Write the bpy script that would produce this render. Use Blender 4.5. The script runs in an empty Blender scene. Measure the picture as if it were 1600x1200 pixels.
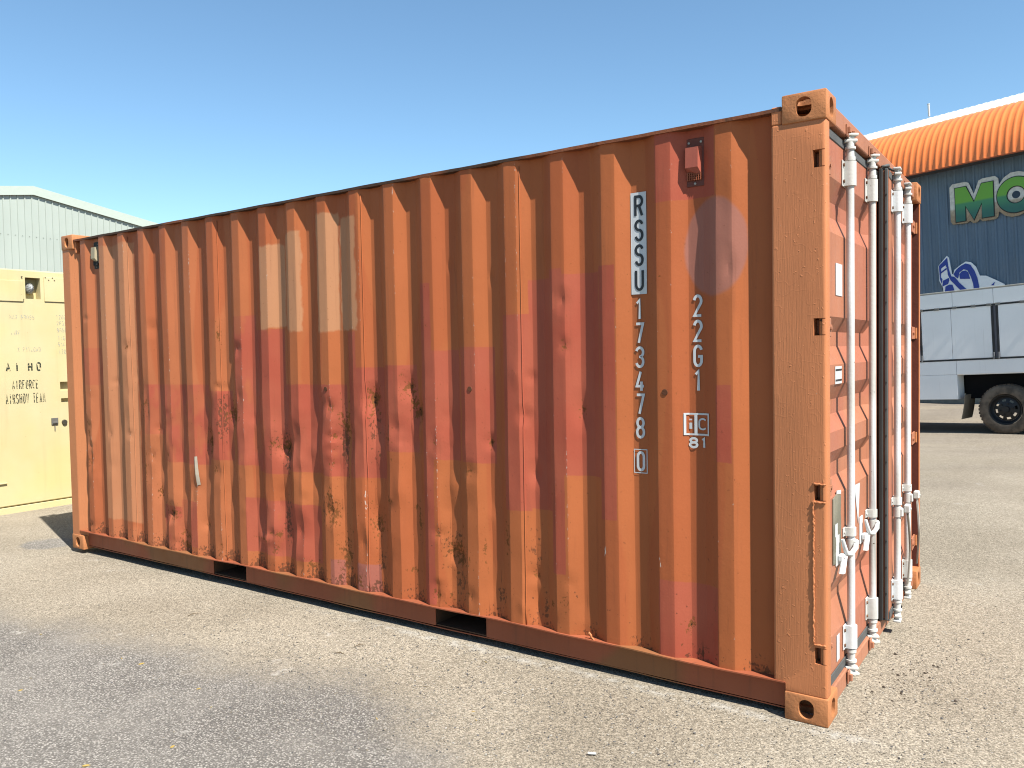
import bpy, bmesh, math, random
import numpy as np
from mathutils import Matrix, Vector

random.seed(7)
rng = np.random.default_rng(11)
R = math.radians
sc = bpy.context.scene
col = sc.collection

# ------------------------------------------------------------------ camera
cam_d = bpy.data.cameras.new('camera')
cam = bpy.data.objects.new('camera', cam_d)
col.objects.link(cam)
_r = Vector((0.8211368930709695, 0.5704540897069547, -0.017785791361783376))
_u = Vector((-0.006756760720588378, 0.04087751313334345, 0.9991413188856709))
_f = Vector((-0.5706912904735097, 0.8203116239921527, -0.037420455917012346))
m = Matrix.Identity(4)
for i in range(3):
    m[i][0] = _r[i]; m[i][1] = _u[i]; m[i][2] = -_f[i]
m[0][3], m[1][3], m[2][3] = 6.8662, -3.38326, 1.55578
cam.matrix_world = m
cam_d.sensor_width = 36.0
cam_d.lens = 1259.35 * 36.0 / 1600.0
cam_d.clip_end = 2000
cam_d.clip_start = 0.05
sc.camera = cam

# ------------------------------------------------------------------ light
SUN_EL, SUN_AZ = R(53), R(-17.5)          # azimuth measured from +x towards +y
w = bpy.data.worlds.new('World')
sc.world = w
w.use_nodes = True
wn = w.node_tree
bg = wn.nodes['Background']
sky = wn.nodes.new('ShaderNodeTexSky')
sky.sky_type = 'NISHITA'
sky.sun_disc = False
sky.sun_elevation = SUN_EL
sky.sun_rotation = math.pi / 2 - SUN_AZ
sky.altitude = 900
sky.air_density = 1.0
sky.dust_density = 0.0
sky.ozone_density = 1.5
tint = wn.nodes.new('ShaderNodeMix'); tint.data_type = 'RGBA'; tint.blend_type = 'MULTIPLY'
tint.inputs[0].default_value = 1.0
tint.inputs[7].default_value = (0.85, 1.01, 1.0, 1)      # white balance of the whole sky
wn.links.new(sky.outputs[0], tint.inputs[6])
wn.links.new(tint.outputs[2], bg.inputs[0])
bg.inputs[1].default_value = 0.086
sun_d = bpy.data.lights.new('sun', 'SUN')
sun_d.energy = 5.0
sun_d.angle = R(0.53)
sun_d.color = (1.0, 0.97, 0.90)
sun = bpy.data.objects.new('sun', sun_d)
col.objects.link(sun)
sd = Vector((math.cos(SUN_EL) * math.cos(SUN_AZ), math.cos(SUN_EL) * math.sin(SUN_AZ), math.sin(SUN_EL)))
sun.rotation_euler = sd.to_track_quat('Z', 'Y').to_euler()
sun.location = (12, -6, 15)
vs = sc.view_settings
vs.view_transform = 'Standard'
vs.look = 'None'
vs.exposure = 1.2
sc.cycles.filter_width = 1.1
sc.cycles.max_bounces = 6
sc.cycles.diffuse_bounces = 3
sc.cycles.glossy_bounces = 2
sc.cycles.transmission_bounces = 4
vs.gamma = 1.0
vs.use_curve_mapping = False

# ------------------------------------------------------------------ helpers
def link(o, parent=None):
    col.objects.link(o)
    if parent is not None:
        o.parent = parent
    return o

def empty(name, label, cat, loc=(0, 0, 0), mat=None, group=None):
    o = bpy.data.objects.new(name, None)
    o.empty_display_size = 0.2
    link(o)
    if mat is not None:
        o.matrix_world = mat
    else:
        o.location = loc
    tag(o, label, cat, group)
    return o

def tag(o, label=None, cat=None, group=None, kind=None):
    if label: o['label'] = label
    if cat: o['category'] = cat
    if group: o['group'] = group
    if kind: o['kind'] = kind
    return o

def mesh_obj(name, verts, faces, mat, parent=None, smooth=False, recalc=False):
    me = bpy.data.meshes.new(name)
    me.from_pydata([tuple(v) for v in verts], [], faces)
    if recalc:
        b = bmesh.new(); b.from_mesh(me)
        bmesh.ops.recalc_face_normals(b, faces=b.faces[:])
        b.to_mesh(me); b.free()
    if smooth:
        me.polygons.foreach_set('use_smooth', [True] * len(me.polygons))
    if mat: me.materials.append(mat)
    o = bpy.data.objects.new(name, me)
    return link(o, parent)

class Bag:
    """collects shapes into one mesh"""
    def __init__(s):
        s.bm = bmesh.new()
    def box(s, x0, x1, y0, y1, z0, z1, bev=0.0, seg=1, mat=None):
        t = bmesh.new()
        bmesh.ops.create_cube(t, size=1)
        for v in t.verts:
            v.co = Vector(((x0 + x1) / 2 + v.co.x * (x1 - x0), (y0 + y1) / 2 + v.co.y * (y1 - y0), (z0 + z1) / 2 + v.co.z * (z1 - z0)))
        if bev > 0:
            bmesh.ops.bevel(t, geom=t.edges[:], offset=bev, segments=seg, affect='EDGES', profile=0.5)
        s._join(t, mat)
        return s
    def _join(s, t, mat=None):
        if mat is not None:
            bmesh.ops.transform(t, matrix=mat, verts=t.verts[:])
        me = bpy.data.meshes.new('tmp')
        t.to_mesh(me); t.free()
        s.bm.from_mesh(me)
        bpy.data.meshes.remove(me)
    def cyl(s, p0, p1, r0, r1=None, n=14, caps=True):
        r1 = r0 if r1 is None else r1
        p0, p1 = Vector(p0), Vector(p1)
        d = p1 - p0
        t = bmesh.new()
        bmesh.ops.create_cone(t, cap_ends=caps, segments=n, radius1=r0, radius2=r1, depth=d.length)
        M = Matrix.Translation((p0 + p1) / 2) @ d.to_track_quat('Z', 'Y').to_matrix().to_4x4()
        s._join(t, M)
        return s
    def lathe(s, prof, n=24, M=None):
        """prof: list of (r, z)"""
        vs_, fs = [], []
        for (r, z) in prof:
            for k in range(n):
                a = 2 * math.pi * k / n
                vs_.append((r * math.cos(a), r * math.sin(a), z))
        for i in range(len(prof) - 1):
            for k in range(n):
                k2 = (k + 1) % n
                fs.append((i * n + k, i * n + k2, (i + 1) * n + k2, (i + 1) * n + k))
        s.add(vs_, fs, M)
        return s
    def add(s, vs_, fs, M=None):
        t = bmesh.new()
        bv = [t.verts.new(v) for v in vs_]
        for f in fs:
            try: t.faces.new([bv[i] for i in f])
            except ValueError: pass
        s._join(t, M)
        return s
    def tube(s, pts, r, n=8):
        pts = [Vector(p) for p in pts]
        vs_, fs = [], []
        q = None; pd = None
        for i, p in enumerate(pts):
            a = pts[max(0, i - 1)]; b = pts[min(len(pts) - 1, i + 1)]
            dd = (b - a).normalized()
            q = dd.to_track_quat('Z', 'Y') if q is None else (pd.rotation_difference(dd) @ q)
            pd = dd
            rr = r[i] if isinstance(r, (list, tuple)) else r
            for k in range(n):
                an = 2 * math.pi * k / n
                vs_.append(p + q @ Vector((rr * math.cos(an), rr * math.sin(an), 0)))
        for i in range(len(pts) - 1):
            for k in range(n):
                k2 = (k + 1) % n
                fs.append((i * n + k, i * n + k2, (i + 1) * n + k2, (i + 1) * n + k))
        fs.append(tuple(range(n - 1, -1, -1)))
        fs.append(tuple((len(pts) - 1) * n + k for k in range(n)))
        s.add(vs_, fs)
        return s
    def prism(s, poly, axis, a, b):
        """extrude 2D polygon along an axis ('x','y','z')"""
        def mk(p, t):
            if axis == 'x': return (t, p[0], p[1])
            if axis == 'y': return (p[0], t, p[1])
            return (p[0], p[1], t)
        n = len(poly)
        vs_ = [mk(p, a) for p in poly] + [mk(p, b) for p in poly]
        fs = [tuple(range(n)), tuple(range(2 * n - 1, n - 1, -1))]
        fs += [(i, i + n, (i + 1) % n + n, (i + 1) % n) for i in range(n)]
        s.add(vs_, fs)
        return s
    def build(s, name, mat, parent=None, smooth=False, angle=None):
        bmesh.ops.recalc_face_normals(s.bm, faces=s.bm.faces[:])
        me = bpy.data.meshes.new(name)
        s.bm.to_mesh(me); s.bm.free()
        if smooth:
            me.polygons.foreach_set('use_smooth', [True] * len(me.polygons))
            if angle:
                me.set_sharp_from_angle(angle=R(angle))
        if mat: me.materials.append(mat)
        o = bpy.data.objects.new(name, me)
        return link(o, parent)

def boolean_diff(me_a, cutters):
    """difference of mesh A with a list of cutter meshes, returns a new mesh"""
    a = bpy.data.objects.new('tmp_a', me_a); col.objects.link(a)
    cs = []
    for c in cutters:
        o = bpy.data.objects.new('tmp_c', c); col.objects.link(o); cs.append(o)
        md = a.modifiers.new('b', 'BOOLEAN'); md.operation = 'DIFFERENCE'; md.object = o; md.solver = 'EXACT'
    dg = bpy.context.evaluated_depsgraph_get()
    me = bpy.data.meshes.new_from_object(a.evaluated_get(dg))
    bpy.data.objects.remove(a)
    for o in cs: bpy.data.objects.remove(o)
    return me

def bag_mesh(b):
    bmesh.ops.recalc_face_normals(b.bm, faces=b.bm.faces[:])
    me = bpy.data.meshes.new('m'); b.bm.to_mesh(me); b.bm.free()
    return me

def oval(w_, h_, n=20, r=None):
    """rounded slot polygon centred on 0"""
    r = min(w_, h_) / 2 if r is None else r
    pts = []
    for cx, cy, a0 in ((w_ / 2 - r, h_ / 2 - r, 0), (-w_ / 2 + r, h_ / 2 - r, 90), (-w_ / 2 + r, -h_ / 2 + r, 180), (w_ / 2 - r, -h_ / 2 + r, 270)):
        for k in range(n // 4 + 1):
            a = R(a0 + 90 * k / (n // 4))
            pts.append((cx + r * math.cos(a), cy + r * math.sin(a)))
    return pts

# ------------------------------------------------------------------ node helper
class NT:
    def __init__(s, mat_name, rough=0.55, spec=0.4, metal=0.0):
        s.mat = bpy.data.materials.new(mat_name)
        s.mat.use_nodes = True
        s.t = s.mat.node_tree
        s.b = s.t.nodes['Principled BSDF']
        s.b.inputs['Roughness'].default_value = rough
        s.b.inputs['Specular IOR Level'].default_value = spec
        s.b.inputs['Metallic'].default_value = metal
        s._pos = None
    def n(s, typ, **kw):
        nd = s.t.nodes.new(typ)
        for k, v in kw.items(): setattr(nd, k, v)
        return nd
    def set(s, sock, v):
        if isinstance(v, (int, float)): sock.default_value = v
        elif isinstance(v, (tuple, list)):
            if len(v) == 3 and sock.type == 'RGBA': v = (*v, 1)
            sock.default_value = v
        else: s.t.links.new(v, sock)
    def pos(s):
        if s._pos is None:
            s._pos = s.n('ShaderNodeTexCoord').outputs['Object']
        return s._pos
    def xyz(s, v=None):
        nd = s.n('ShaderNodeSeparateXYZ'); s.set(nd.inputs[0], v or s.pos()); return nd.outputs
    def vec(s, x, y, z):
        nd = s.n('ShaderNodeCombineXYZ')
        s.set(nd.inputs[0], x); s.set(nd.inputs[1], y); s.set(nd.inputs[2], z); return nd.outputs[0]
    def m(s, op, a, b=None, c=None, clamp=False):
        nd = s.n('ShaderNodeMath', operation=op); nd.use_clamp = clamp
        s.set(nd.inputs[0], a)
        if b is not None: s.set(nd.inputs[1], b)
        if c is not None: s.set(nd.inputs[2], c)
        return nd.outputs[0]
    def scale(s, sx, sy, sz, v=None):
        nd = s.n('ShaderNodeVectorMath', operation='MULTIPLY')
        s.set(nd.inputs[0], v or s.pos()); nd.inputs[1].default_value = (sx, sy, sz); return nd.outputs[0]
    def noise(s, scale=5, detail=4, rough=0.55, v=None, dist=0.0):
        nd = s.n('ShaderNodeTexNoise'); s.set(nd.inputs['Vector'], v or s.pos())
        nd.inputs['Scale'].default_value = scale; nd.inputs['Detail'].default_value = detail
        nd.inputs['Roughness'].default_value = rough; nd.inputs['Distortion'].default_value = dist
        return nd.outputs['Fac']
    def voro(s, scale=5, v=None, feat='F1', out='Distance', rnd=1.0):
        nd = s.n('ShaderNodeTexVoronoi', feature=feat); s.set(nd.inputs['Vector'], v or s.pos())
        nd.inputs['Scale'].default_value = scale; nd.inputs['Randomness'].default_value = rnd
        return nd.outputs[out]
    def ramp(s, f, a, b, lo=0.0, hi=1.0):
        nd = s.n('ShaderNodeMapRange', interpolation_type='SMOOTHSTEP')
        s.set(nd.inputs['Value'], f); s.set(nd.inputs['From Min'], a); s.set(nd.inputs['From Max'], b)
        s.set(nd.inputs['To Min'], lo); s.set(nd.inputs['To Max'], hi); return nd.outputs[0]
    def mix(s, f, a, b, mode='MIX'):
        nd = s.n('ShaderNodeMix', data_type='RGBA', blend_type=mode)
        s.set(nd.inputs[0], f); s.set(nd.inputs[6], a); s.set(nd.inputs[7], b); return nd.outputs[2]
    def hsv(s, c, h=0.5, sa=1.0, v=1.0):
        nd = s.n('ShaderNodeHueSaturation'); s.set(nd.inputs['Color'], c)
        s.set(nd.inputs['Hue'], h); s.set(nd.inputs['Saturation'], sa); s.set(nd.inputs['Value'], v); return nd.outputs[0]
    def bump(s, h, strength=0.3, dist=0.01, normal=None):
        nd = s.n('ShaderNodeBump'); s.set(nd.inputs['Height'], h)
        nd.inputs['Strength'].default_value = strength; nd.inputs['Distance'].default_value = dist
        if normal is not None: s.set(nd.inputs['Normal'], normal)
        s.t.links.new(nd.outputs[0], s.b.inputs['Normal']); return nd.outputs[0]
    def color(s, c, k=0.54):
        if isinstance(c, tuple): s.set(s.b.inputs['Base Color'], tuple(v * k for v in c))
        else: s.set(s.b.inputs['Base Color'], s.mix(1.0, c, (k, k, k), 'MULTIPLY'))
        return s
    def rough(s, v): s.set(s.b.inputs['Roughness'], v); return s

O_C = (0.585, 0.172, 0.062)
R_C = (0.555, 0.135, 0.080)
P_C = (0.68, 0.34, 0.175)
M_C = (0.50, 0.17, 0.13)
RUST = (0.075, 0.034, 0.017)

def painted(name, c, rough=0.5, var=0.10, rust=0.35, bump=0.25, bscale=60, c2=None, dirt=0.25, spec=0.14, streak=True):
    """old painted steel: fade, chips, rust freckles, dirt streaks"""
    k = NT(name, rough, spec)
    big = k.noise(1.7, 3)
    v = k.ramp(big, 0.3, 0.7, 1 - var, 1 + var)
    cc = k.hsv(c, 0.5, 1.0, v)
    if c2:
        blk = k.noise(1.1, 2, 0.4)
        cc = k.mix(k.ramp(blk, 0.50, 0.56), cc, c2)
    if streak:
        st = k.noise(1.0, 4, 0.6, k.scale(26, 26, 1.3))
        cc = k.mix(k.m('MULTIPLY', k.ramp(st, 0.52, 0.75), dirt), cc, (0.12, 0.07, 0.045))
    sp = k.noise(38, 5, 0.65)
    pt = k.noise(4.5, 2)
    f = k.m('MULTIPLY', k.ramp(sp, 0.66, 0.70), k.ramp(pt, 0.48, 0.62))
    cc = k.mix(k.m('MULTIPLY', f, rust * 2, clamp=True), cc, RUST)
    k.color(cc)
    k.rough(k.ramp(k.noise(9, 3), 0.3, 0.7, rough - 0.08, rough + 0.12))
    h = k.m('ADD', k.noise(bscale, 4, 0.6), k.m('MULTIPLY', k.noise(bscale * 0.15, 2), 0.8))
    k.bump(h, bump, 0.004)
    return k.mat

def plain(name, c, rough=0.6, spec=0.3, metal=0.0, var=0.12, scale=8, bump=0.0):
    k = NT(name, rough, spec, metal)
    n_ = k.noise(scale, 5, 0.6)
    k.color(k.hsv(c, 0.5, 1.0, k.ramp(n_, 0.25, 0.75, 1 - var, 1 + var)))
    if bump: k.bump(k.noise(scale * 8, 3), bump, 0.003)
    return k.mat

# rectangle paint patches on the near side: x0, x1, z0, z1
PATCH_R = [(0.222, 0.547, 1.361, 1.664), (2.199, 2.424, 0.838, 1.843), (2.42, 2.71, 0.80, 1.745), (2.301, 3.011, 0.257, 0.625),
           (1.067, 1.405, 1.00, 1.377), (1.312, 1.885, 0.806, 1.379), (1.885, 2.153, 0.855, 1.338), (1.30, 1.577, 0.144, 0.483),
           (1.523, 1.75, 0.207, 0.539), (2.703, 3.017, 0.829, 1.388), (3.016, 3.265, 0.822, 1.39), (3.282, 3.379, 0.829, 1.707),
           (3.376, 3.59, 0.836, 1.492), (3.592, 3.829, 1.002, 1.505), (3.876, 3.965, 0.16, 1.955), (3.953, 4.14, 0.975, 1.584),
           (4.15, 4.375, 0.974, 1.598), (4.44, 4.6, 0.745, 1.758), (4.594, 4.732, 0.76, 1.929), (4.729, 4.811, 0.451, 1.973),
           (4.801, 5.008, 0.95, 1.943), (5.007, 5.10, 0.753, 1.968), (5.306, 5.588, 2.227, 2.6), (5.585, 5.659, 1.063, 1.407),
           (5.306, 5.592, 0.0, 0.508)]
PATCH_P = [(0.532, 1.001, 0.30, 2.466), (2.501, 2.741, 1.744, 2.289), (2.742, 2.905, 1.716, 2.356), (3.04, 3.228, 1.708, 2.434), (3.228, 3.40, 1.709, 2.391)]
PATCH_M = [(3.338, 3.519, 0.10, 0.323), (3.116, 3.218, 0.10, 0.313)]

def rect_group():
    g = bpy.data.node_groups.new('rect_mask', 'ShaderNodeTree')
    for nm in ('X', 'Z', 'x0', 'x1', 'z0', 'z1', 'soft'):
        g.interface.new_socket(nm, in_out='INPUT', socket_type='NodeSocketFloat')
    g.interface.new_socket('mask', in_out='OUTPUT', socket_type='NodeSocketFloat')
    gi = g.nodes.new('NodeGroupInput'); go = g.nodes.new('NodeGroupOutput')
    def mm(op, a, b, clamp=False):
        nd = g.nodes.new('ShaderNodeMath'); nd.operation = op; nd.use_clamp = clamp
        for i, v in enumerate((a, b)):
            if isinstance(v, str): g.links.new(gi.outputs[v], nd.inputs[i])
            elif isinstance(v, (int, float)): nd.inputs[i].default_value = v
            else: g.links.new(v, nd.inputs[i])
        return nd.outputs[0]
    a = mm('MINIMUM', mm('SUBTRACT', 'X', 'x0'), mm('SUBTRACT', 'x1', 'X'))
    b = mm('MINIMUM', mm('SUBTRACT', 'Z', 'z0'), mm('SUBTRACT', 'z1', 'Z'))
    c = mm('MINIMUM', a, b)
    o = mm('DIVIDE', c, 'soft', True)
    g.links.new(o, go.inputs[0])
    return g
RG = rect_group()

def side_paint():
    k = NT('container_side_paint', 0.5, 0.10)
    X, Y, Z = k.xyz()
    def masks(lst, soft, amp, nscale):
        nx = k.m('MULTIPLY', k.m('SUBTRACT', k.noise(nscale, 3, 0.6), 0.5), amp)
        nz = k.m('MULTIPLY', k.m('SUBTRACT', k.noise(nscale * 1.3, 3, 0.6, k.scale(1, 1, 1.01)), 0.5), amp)
        xx, zz = k.m('ADD', X, nx), k.m('ADD', Z, nz)
        acc = None
        for (x0, x1, z0, z1) in lst:
            nd = k.n('ShaderNodeGroup'); nd.node_tree = RG
            k.set(nd.inputs[0], xx); k.set(nd.inputs[1], zz)
            for i, v in enumerate((x0, x1, z0, z1, soft)): nd.inputs[2 + i].default_value = v
            acc = nd.outputs[0] if acc is None else k.m('MAXIMUM', acc, nd.outputs[0])
        return acc
    big = k.noise(1.3, 3)
    base = k.mix(k.ramp(X, 0.5, 3.6), (0.595, 0.195, 0.086), O_C)
    base = k.hsv(base, 0.5, 1.0, k.ramp(big, 0.3, 0.7, 0.93, 1.06))
    # roller lanes of slightly different orange
    lane = k.noise(1.0, 1, 0.3, k.scale(3.4, 0, 0.55))
    base = k.mix(k.ramp(lane, 0.50, 0.53, 0, 0.55), base, (0.53, 0.135, 0.052))
    redtone = k.mix(k.ramp(k.noise(2.3, 3), 0.35, 0.65), R_C, (0.515, 0.108, 0.066))
    uneven = k.ramp(k.m('ADD', k.noise(3.0, 3, 0.6, k.scale(1.6, 1, .8)), k.ramp(X, 1.0, 3.6, -0.10, 0.14)), 0.36, 0.48, 0.40, 0.88)
    c = k.mix(k.m('MULTIPLY', masks(PATCH_R, 0.004, 0.014, 12), uneven), base, redtone)
    pf = k.ramp(X, 1.0, 2.4, 0.52, 0.80)
    c = k.mix(k.m('MULTIPLY', masks(PATCH_P, 0.014, 0.07, 8), pf), c, P_C)
    c = k.mix(k.m('MULTIPLY', masks(PATCH_M, 0.006, 0.02, 12), 0.8), c, M_C)
    # faded round mauve patch
    dx = k.m('MULTIPLY', k.m('SUBTRACT', X, 5.580), 1 / 0.150)
    dz = k.m('MULTIPLY', k.m('SUBTRACT', Z, 2.010), 1 / 0.225)
    rr = k.m('SQRT', k.m('ADD', k.m('MULTIPLY', dx, dx), k.m('MULTIPLY', dz, dz)))
    rr = k.m('ADD', rr, k.m('MULTIPLY', k.m('SUBTRACT', k.noise(5, 2), 0.5), 0.2))
    c = k.mix(k.ramp(rr, 0.9, 1.0, 0.7, 0.0), c, (0.44, 0.20, 0.165))
    # attribute driven wear (rust, dirt, scratch)
    at = k.n('ShaderNodeAttribute', attribute_name='wear').outputs['Color']
    sp = k.n('ShaderNodeSeparateColor'); k.set(sp.inputs[0], at)
    ru, di, scr = sp.outputs
    _cv = k.n('ShaderNodeTexVoronoi'); k.set(_cv.inputs['Vector'], k.scale(1, 1, .7)); _cv.inputs['Scale'].default_value = 95
    _cs = k.n('ShaderNodeSeparateColor'); k.set(_cs.inputs[0], _cv.outputs['Color'])
    nf = k.m('ADD', k.m('MULTIPLY', k.noise(62, 6, 0.72), 0.72), k.m('MULTIPLY', _cs.outputs[0], 0.28))
    st = k.noise(1.0, 4, 0.6, k.scale(30, 30, 1.6))
    fine = k.noise(150, 3, 0.6, k.scale(1, 1, 0.35))
    c = k.mix(k.m('MULTIPLY', k.ramp(st, 0.55, 0.80), 0.30), c, (0.22, 0.085, 0.045))
    dmask = k.ramp(k.m('ADD', di, k.m('MULTIPLY', k.m('SUBTRACT', nf, 0.5), 2.1)), 0.52, 0.64)
    c = k.mix(k.m('MULTIPLY', dmask, 0.72), c, (0.12, 0.058, 0.032))
    halo = k.ramp(k.m('ADD', ru, k.m('MULTIPLY', k.m('SUBTRACT', nf, 0.5), 2.0)), 0.40, 0.50)
    c = k.mix(k.m('MULTIPLY', halo, 0.85), c, k.mix(k.noise(60, 3), (0.12, 0.045, 0.02), (0.40, 0.15, 0.04)))
    core = k.ramp(k.m('ADD', ru, k.m('MULTIPLY', k.m('SUBTRACT', nf, 0.5), 1.5)), 0.80, 0.95)
    c = k.mix(core, c, (0.05, 0.026, 0.017))
    # chips: bright bare scratches along corrugation edges
    smask = k.ramp(k.m('ADD', scr, k.m('MULTIPLY', k.m('SUBTRACT', fine, 0.5), 1.9)), 0.74, 0.88)
    c = k.mix(k.m('MULTIPLY', smask, 0.8), c, (0.85, 0.72, 0.62))
    # dark freckles
    fk = k.m('MULTIPLY', k.ramp(k.noise(42, 3, 0.6), 0.69, 0.72), k.m('MULTIPLY', k.ramp(k.noise(2.2, 2), 0.40, 0.56), k.ramp(Z, 1.7, 0.6, 0.25, 1.0)))
    c = k.mix(k.m('MULTIPLY', fk, 0.75), c, (0.12, 0.05, 0.03))
    run = k.noise(1.0, 3, 0.6, k.scale(70, 70, 2.2))
    rm_ = k.m('MULTIPLY', k.ramp(run, 0.64, 0.72), k.m('MULTIPLY', k.ramp(Z, 0.95, 0.25), k.ramp(k.noise(2.7, 2), 0.42, 0.60)))
    c = k.mix(k.m('MULTIPLY', rm_, 0.8), c, (0.075, 0.040, 0.025))
    k.color(c)
    k.rough(k.m('ADD', k.ramp(k.noise(7, 3), 0.3, 0.7, 0.42, 0.56), k.m('MULTIPLY', halo, 0.3)))
    h = k.m('ADD', k.noise(16, 3), k.m('ADD', k.m('MULTIPLY', k.noise(90, 3), 0.35), k.m('MULTIPLY', halo, -0.8)))
    k.bump(h, 0.15, 0.006)
    return k.mat

MAT = {}
MAT['side'] = side_paint()
def post_paint():
    k = NT('post_brushed_paint', 0.48, 0.14)
    c = k.hsv((0.73, 0.27, 0.115), 0.5, 1.0, k.ramp(k.noise(2.5, 4, .6), .3, .7, .95, 1.05))
    chip = k.m('MULTIPLY', k.ramp(k.noise(24, 4, .6), .70, .73), k.ramp(k.noise(3, 2), .5, .6))
    c = k.mix(k.m('MULTIPLY', chip, .7), c, (.62, .50, .42))
    k.color(c)
    br = k.noise(1.0, 4, .6, k.scale(170, 170, 9))
    lump = k.ramp(k.noise(60, 3, .55), .64, .76)
    ln = k.ramp(k.m('ABSOLUTE', k.m('SUBTRACT', k.noise(7, 2, .5), .5)), .012, .0)
    h = k.m('ADD', k.m('MULTIPLY', br, .8), k.m('ADD', k.m('MULTIPLY', lump, .8), k.m('MULTIPLY', ln, .10)))
    k.bump(h, .55, .003)
    return k.mat
MAT['post'] = post_paint()
MAT['casting'] = painted('casting_paint', (0.70, 0.28, 0.115), 0.5, 0.10, 0.65, 0.5, 70, dirt=0.25)
MAT['rail'] = painted('rail_paint', (0.46, 0.135, 0.066), 0.5, 0.12, 0.12, 0.2, 60, c2=(0.40, 0.165, 0.07), dirt=0.3)
MAT['toprail'] = painted('top_rail_rusty', (0.30, 0.105, 0.05), 0.6, 0.2, 1.0, 0.5, 80, c2=(0.10, 0.055, 0.035), dirt=0.7)
MAT['door'] = painted('door_paint', (0.57, 0.225, 0.125), 0.45, 0.06, 0.15, 0.18, 50, c2=(0.555, 0.20, 0.12), dirt=0.2)
MAT['doorframe'] = painted('header_paint', (0.56, 0.24, 0.14), 0.5, 0.08, 0.25, 0.2, 60, dirt=0.2)
MAT['white'] = painted('rod_white_paint', (0.92, 0.93, 0.92), 0.42, 0.05, 0.8, 0.25, 60, c2=(0.78, 0.76, 0.70), dirt=0.45, spec=0.3)
MAT['whitedirty'] = painted('bracket_white_paint', (0.82, 0.80, 0.74), 0.45, 0.10, 0.8, 0.3, 60, dirt=0.4)
MAT['handle'] = painted('handle_worn_paint', (0.58, 0.55, 0.48), 0.4, 0.2, 1.0, 0.3, 60, c2=(0.22, 0.19, 0.15), dirt=0.6)
MAT['bolt'] = painted('rusty_bolt', (0.22, 0.12, 0.07), 0.7, 0.3, 1.0, 0.3, 90)
MAT['gasket'] = plain('black_rubber', (0.045, 0.045, 0.043), 0.65, 0.25)
MAT['gasketg'] = plain('grey_rubber', (0.13, 0.13, 0.125), 0.6, 0.3)
MAT['dark'] = plain('dark_interior', (0.035, 0.022, 0.017), 0.85, 0.1)
MAT['pocket'] = painted('pocket_grimy', (0.16, 0.085, 0.05), 0.8, 0.2, 0.6, 0.3, 60)
MAT['decal_white'] = plain('white_vinyl', (0.80, 0.81, 0.81), 0.42, 0.35, var=0.04)
MAT['decal_black'] = plain('black_vinyl', (0.022, 0.024, 0.028), 0.4, 0.35, var=0.1)
MAT['plate'] = painted('data_plate', (0.23, 0.215, 0.15), 0.45, 0.25, 0.5, 0.3, 50, c2=(0.33, 0.30, 0.22), spec=0.5)
MAT['wood'] = plain('floor_plywood', (0.10, 0.06, 0.035), 0.8, 0.1)

# ------------------------------------------------------------------ ground
def ground_z(x, y):
    x = np.asarray(x, float); y = np.asarray(y, float)
    t = np.clip((y - 5.0) / 6.0, 0, 1); t = t * t * (3 - 2 * t)
    near = -0.034 * np.clip(1 - x / 5.6, 0, 1.15)
    far = 0.045 * np.clip(x - 5.9, -9, 9)
    right = np.clip((x - 2.0) / 2.0, 0, 1)
    dip = 0.006 * (np.sin(x * 1.3 + 0.7) * np.sin(y * 1.1) + 0.6 * np.sin(x * 2.7 + y * 1.9)) * np.clip((np.abs(y - 1.2) - 1.3) * 2, 0, 1)
    return near * (1 - t) + far * t * right + near * t * (1 - right) + dip

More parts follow.
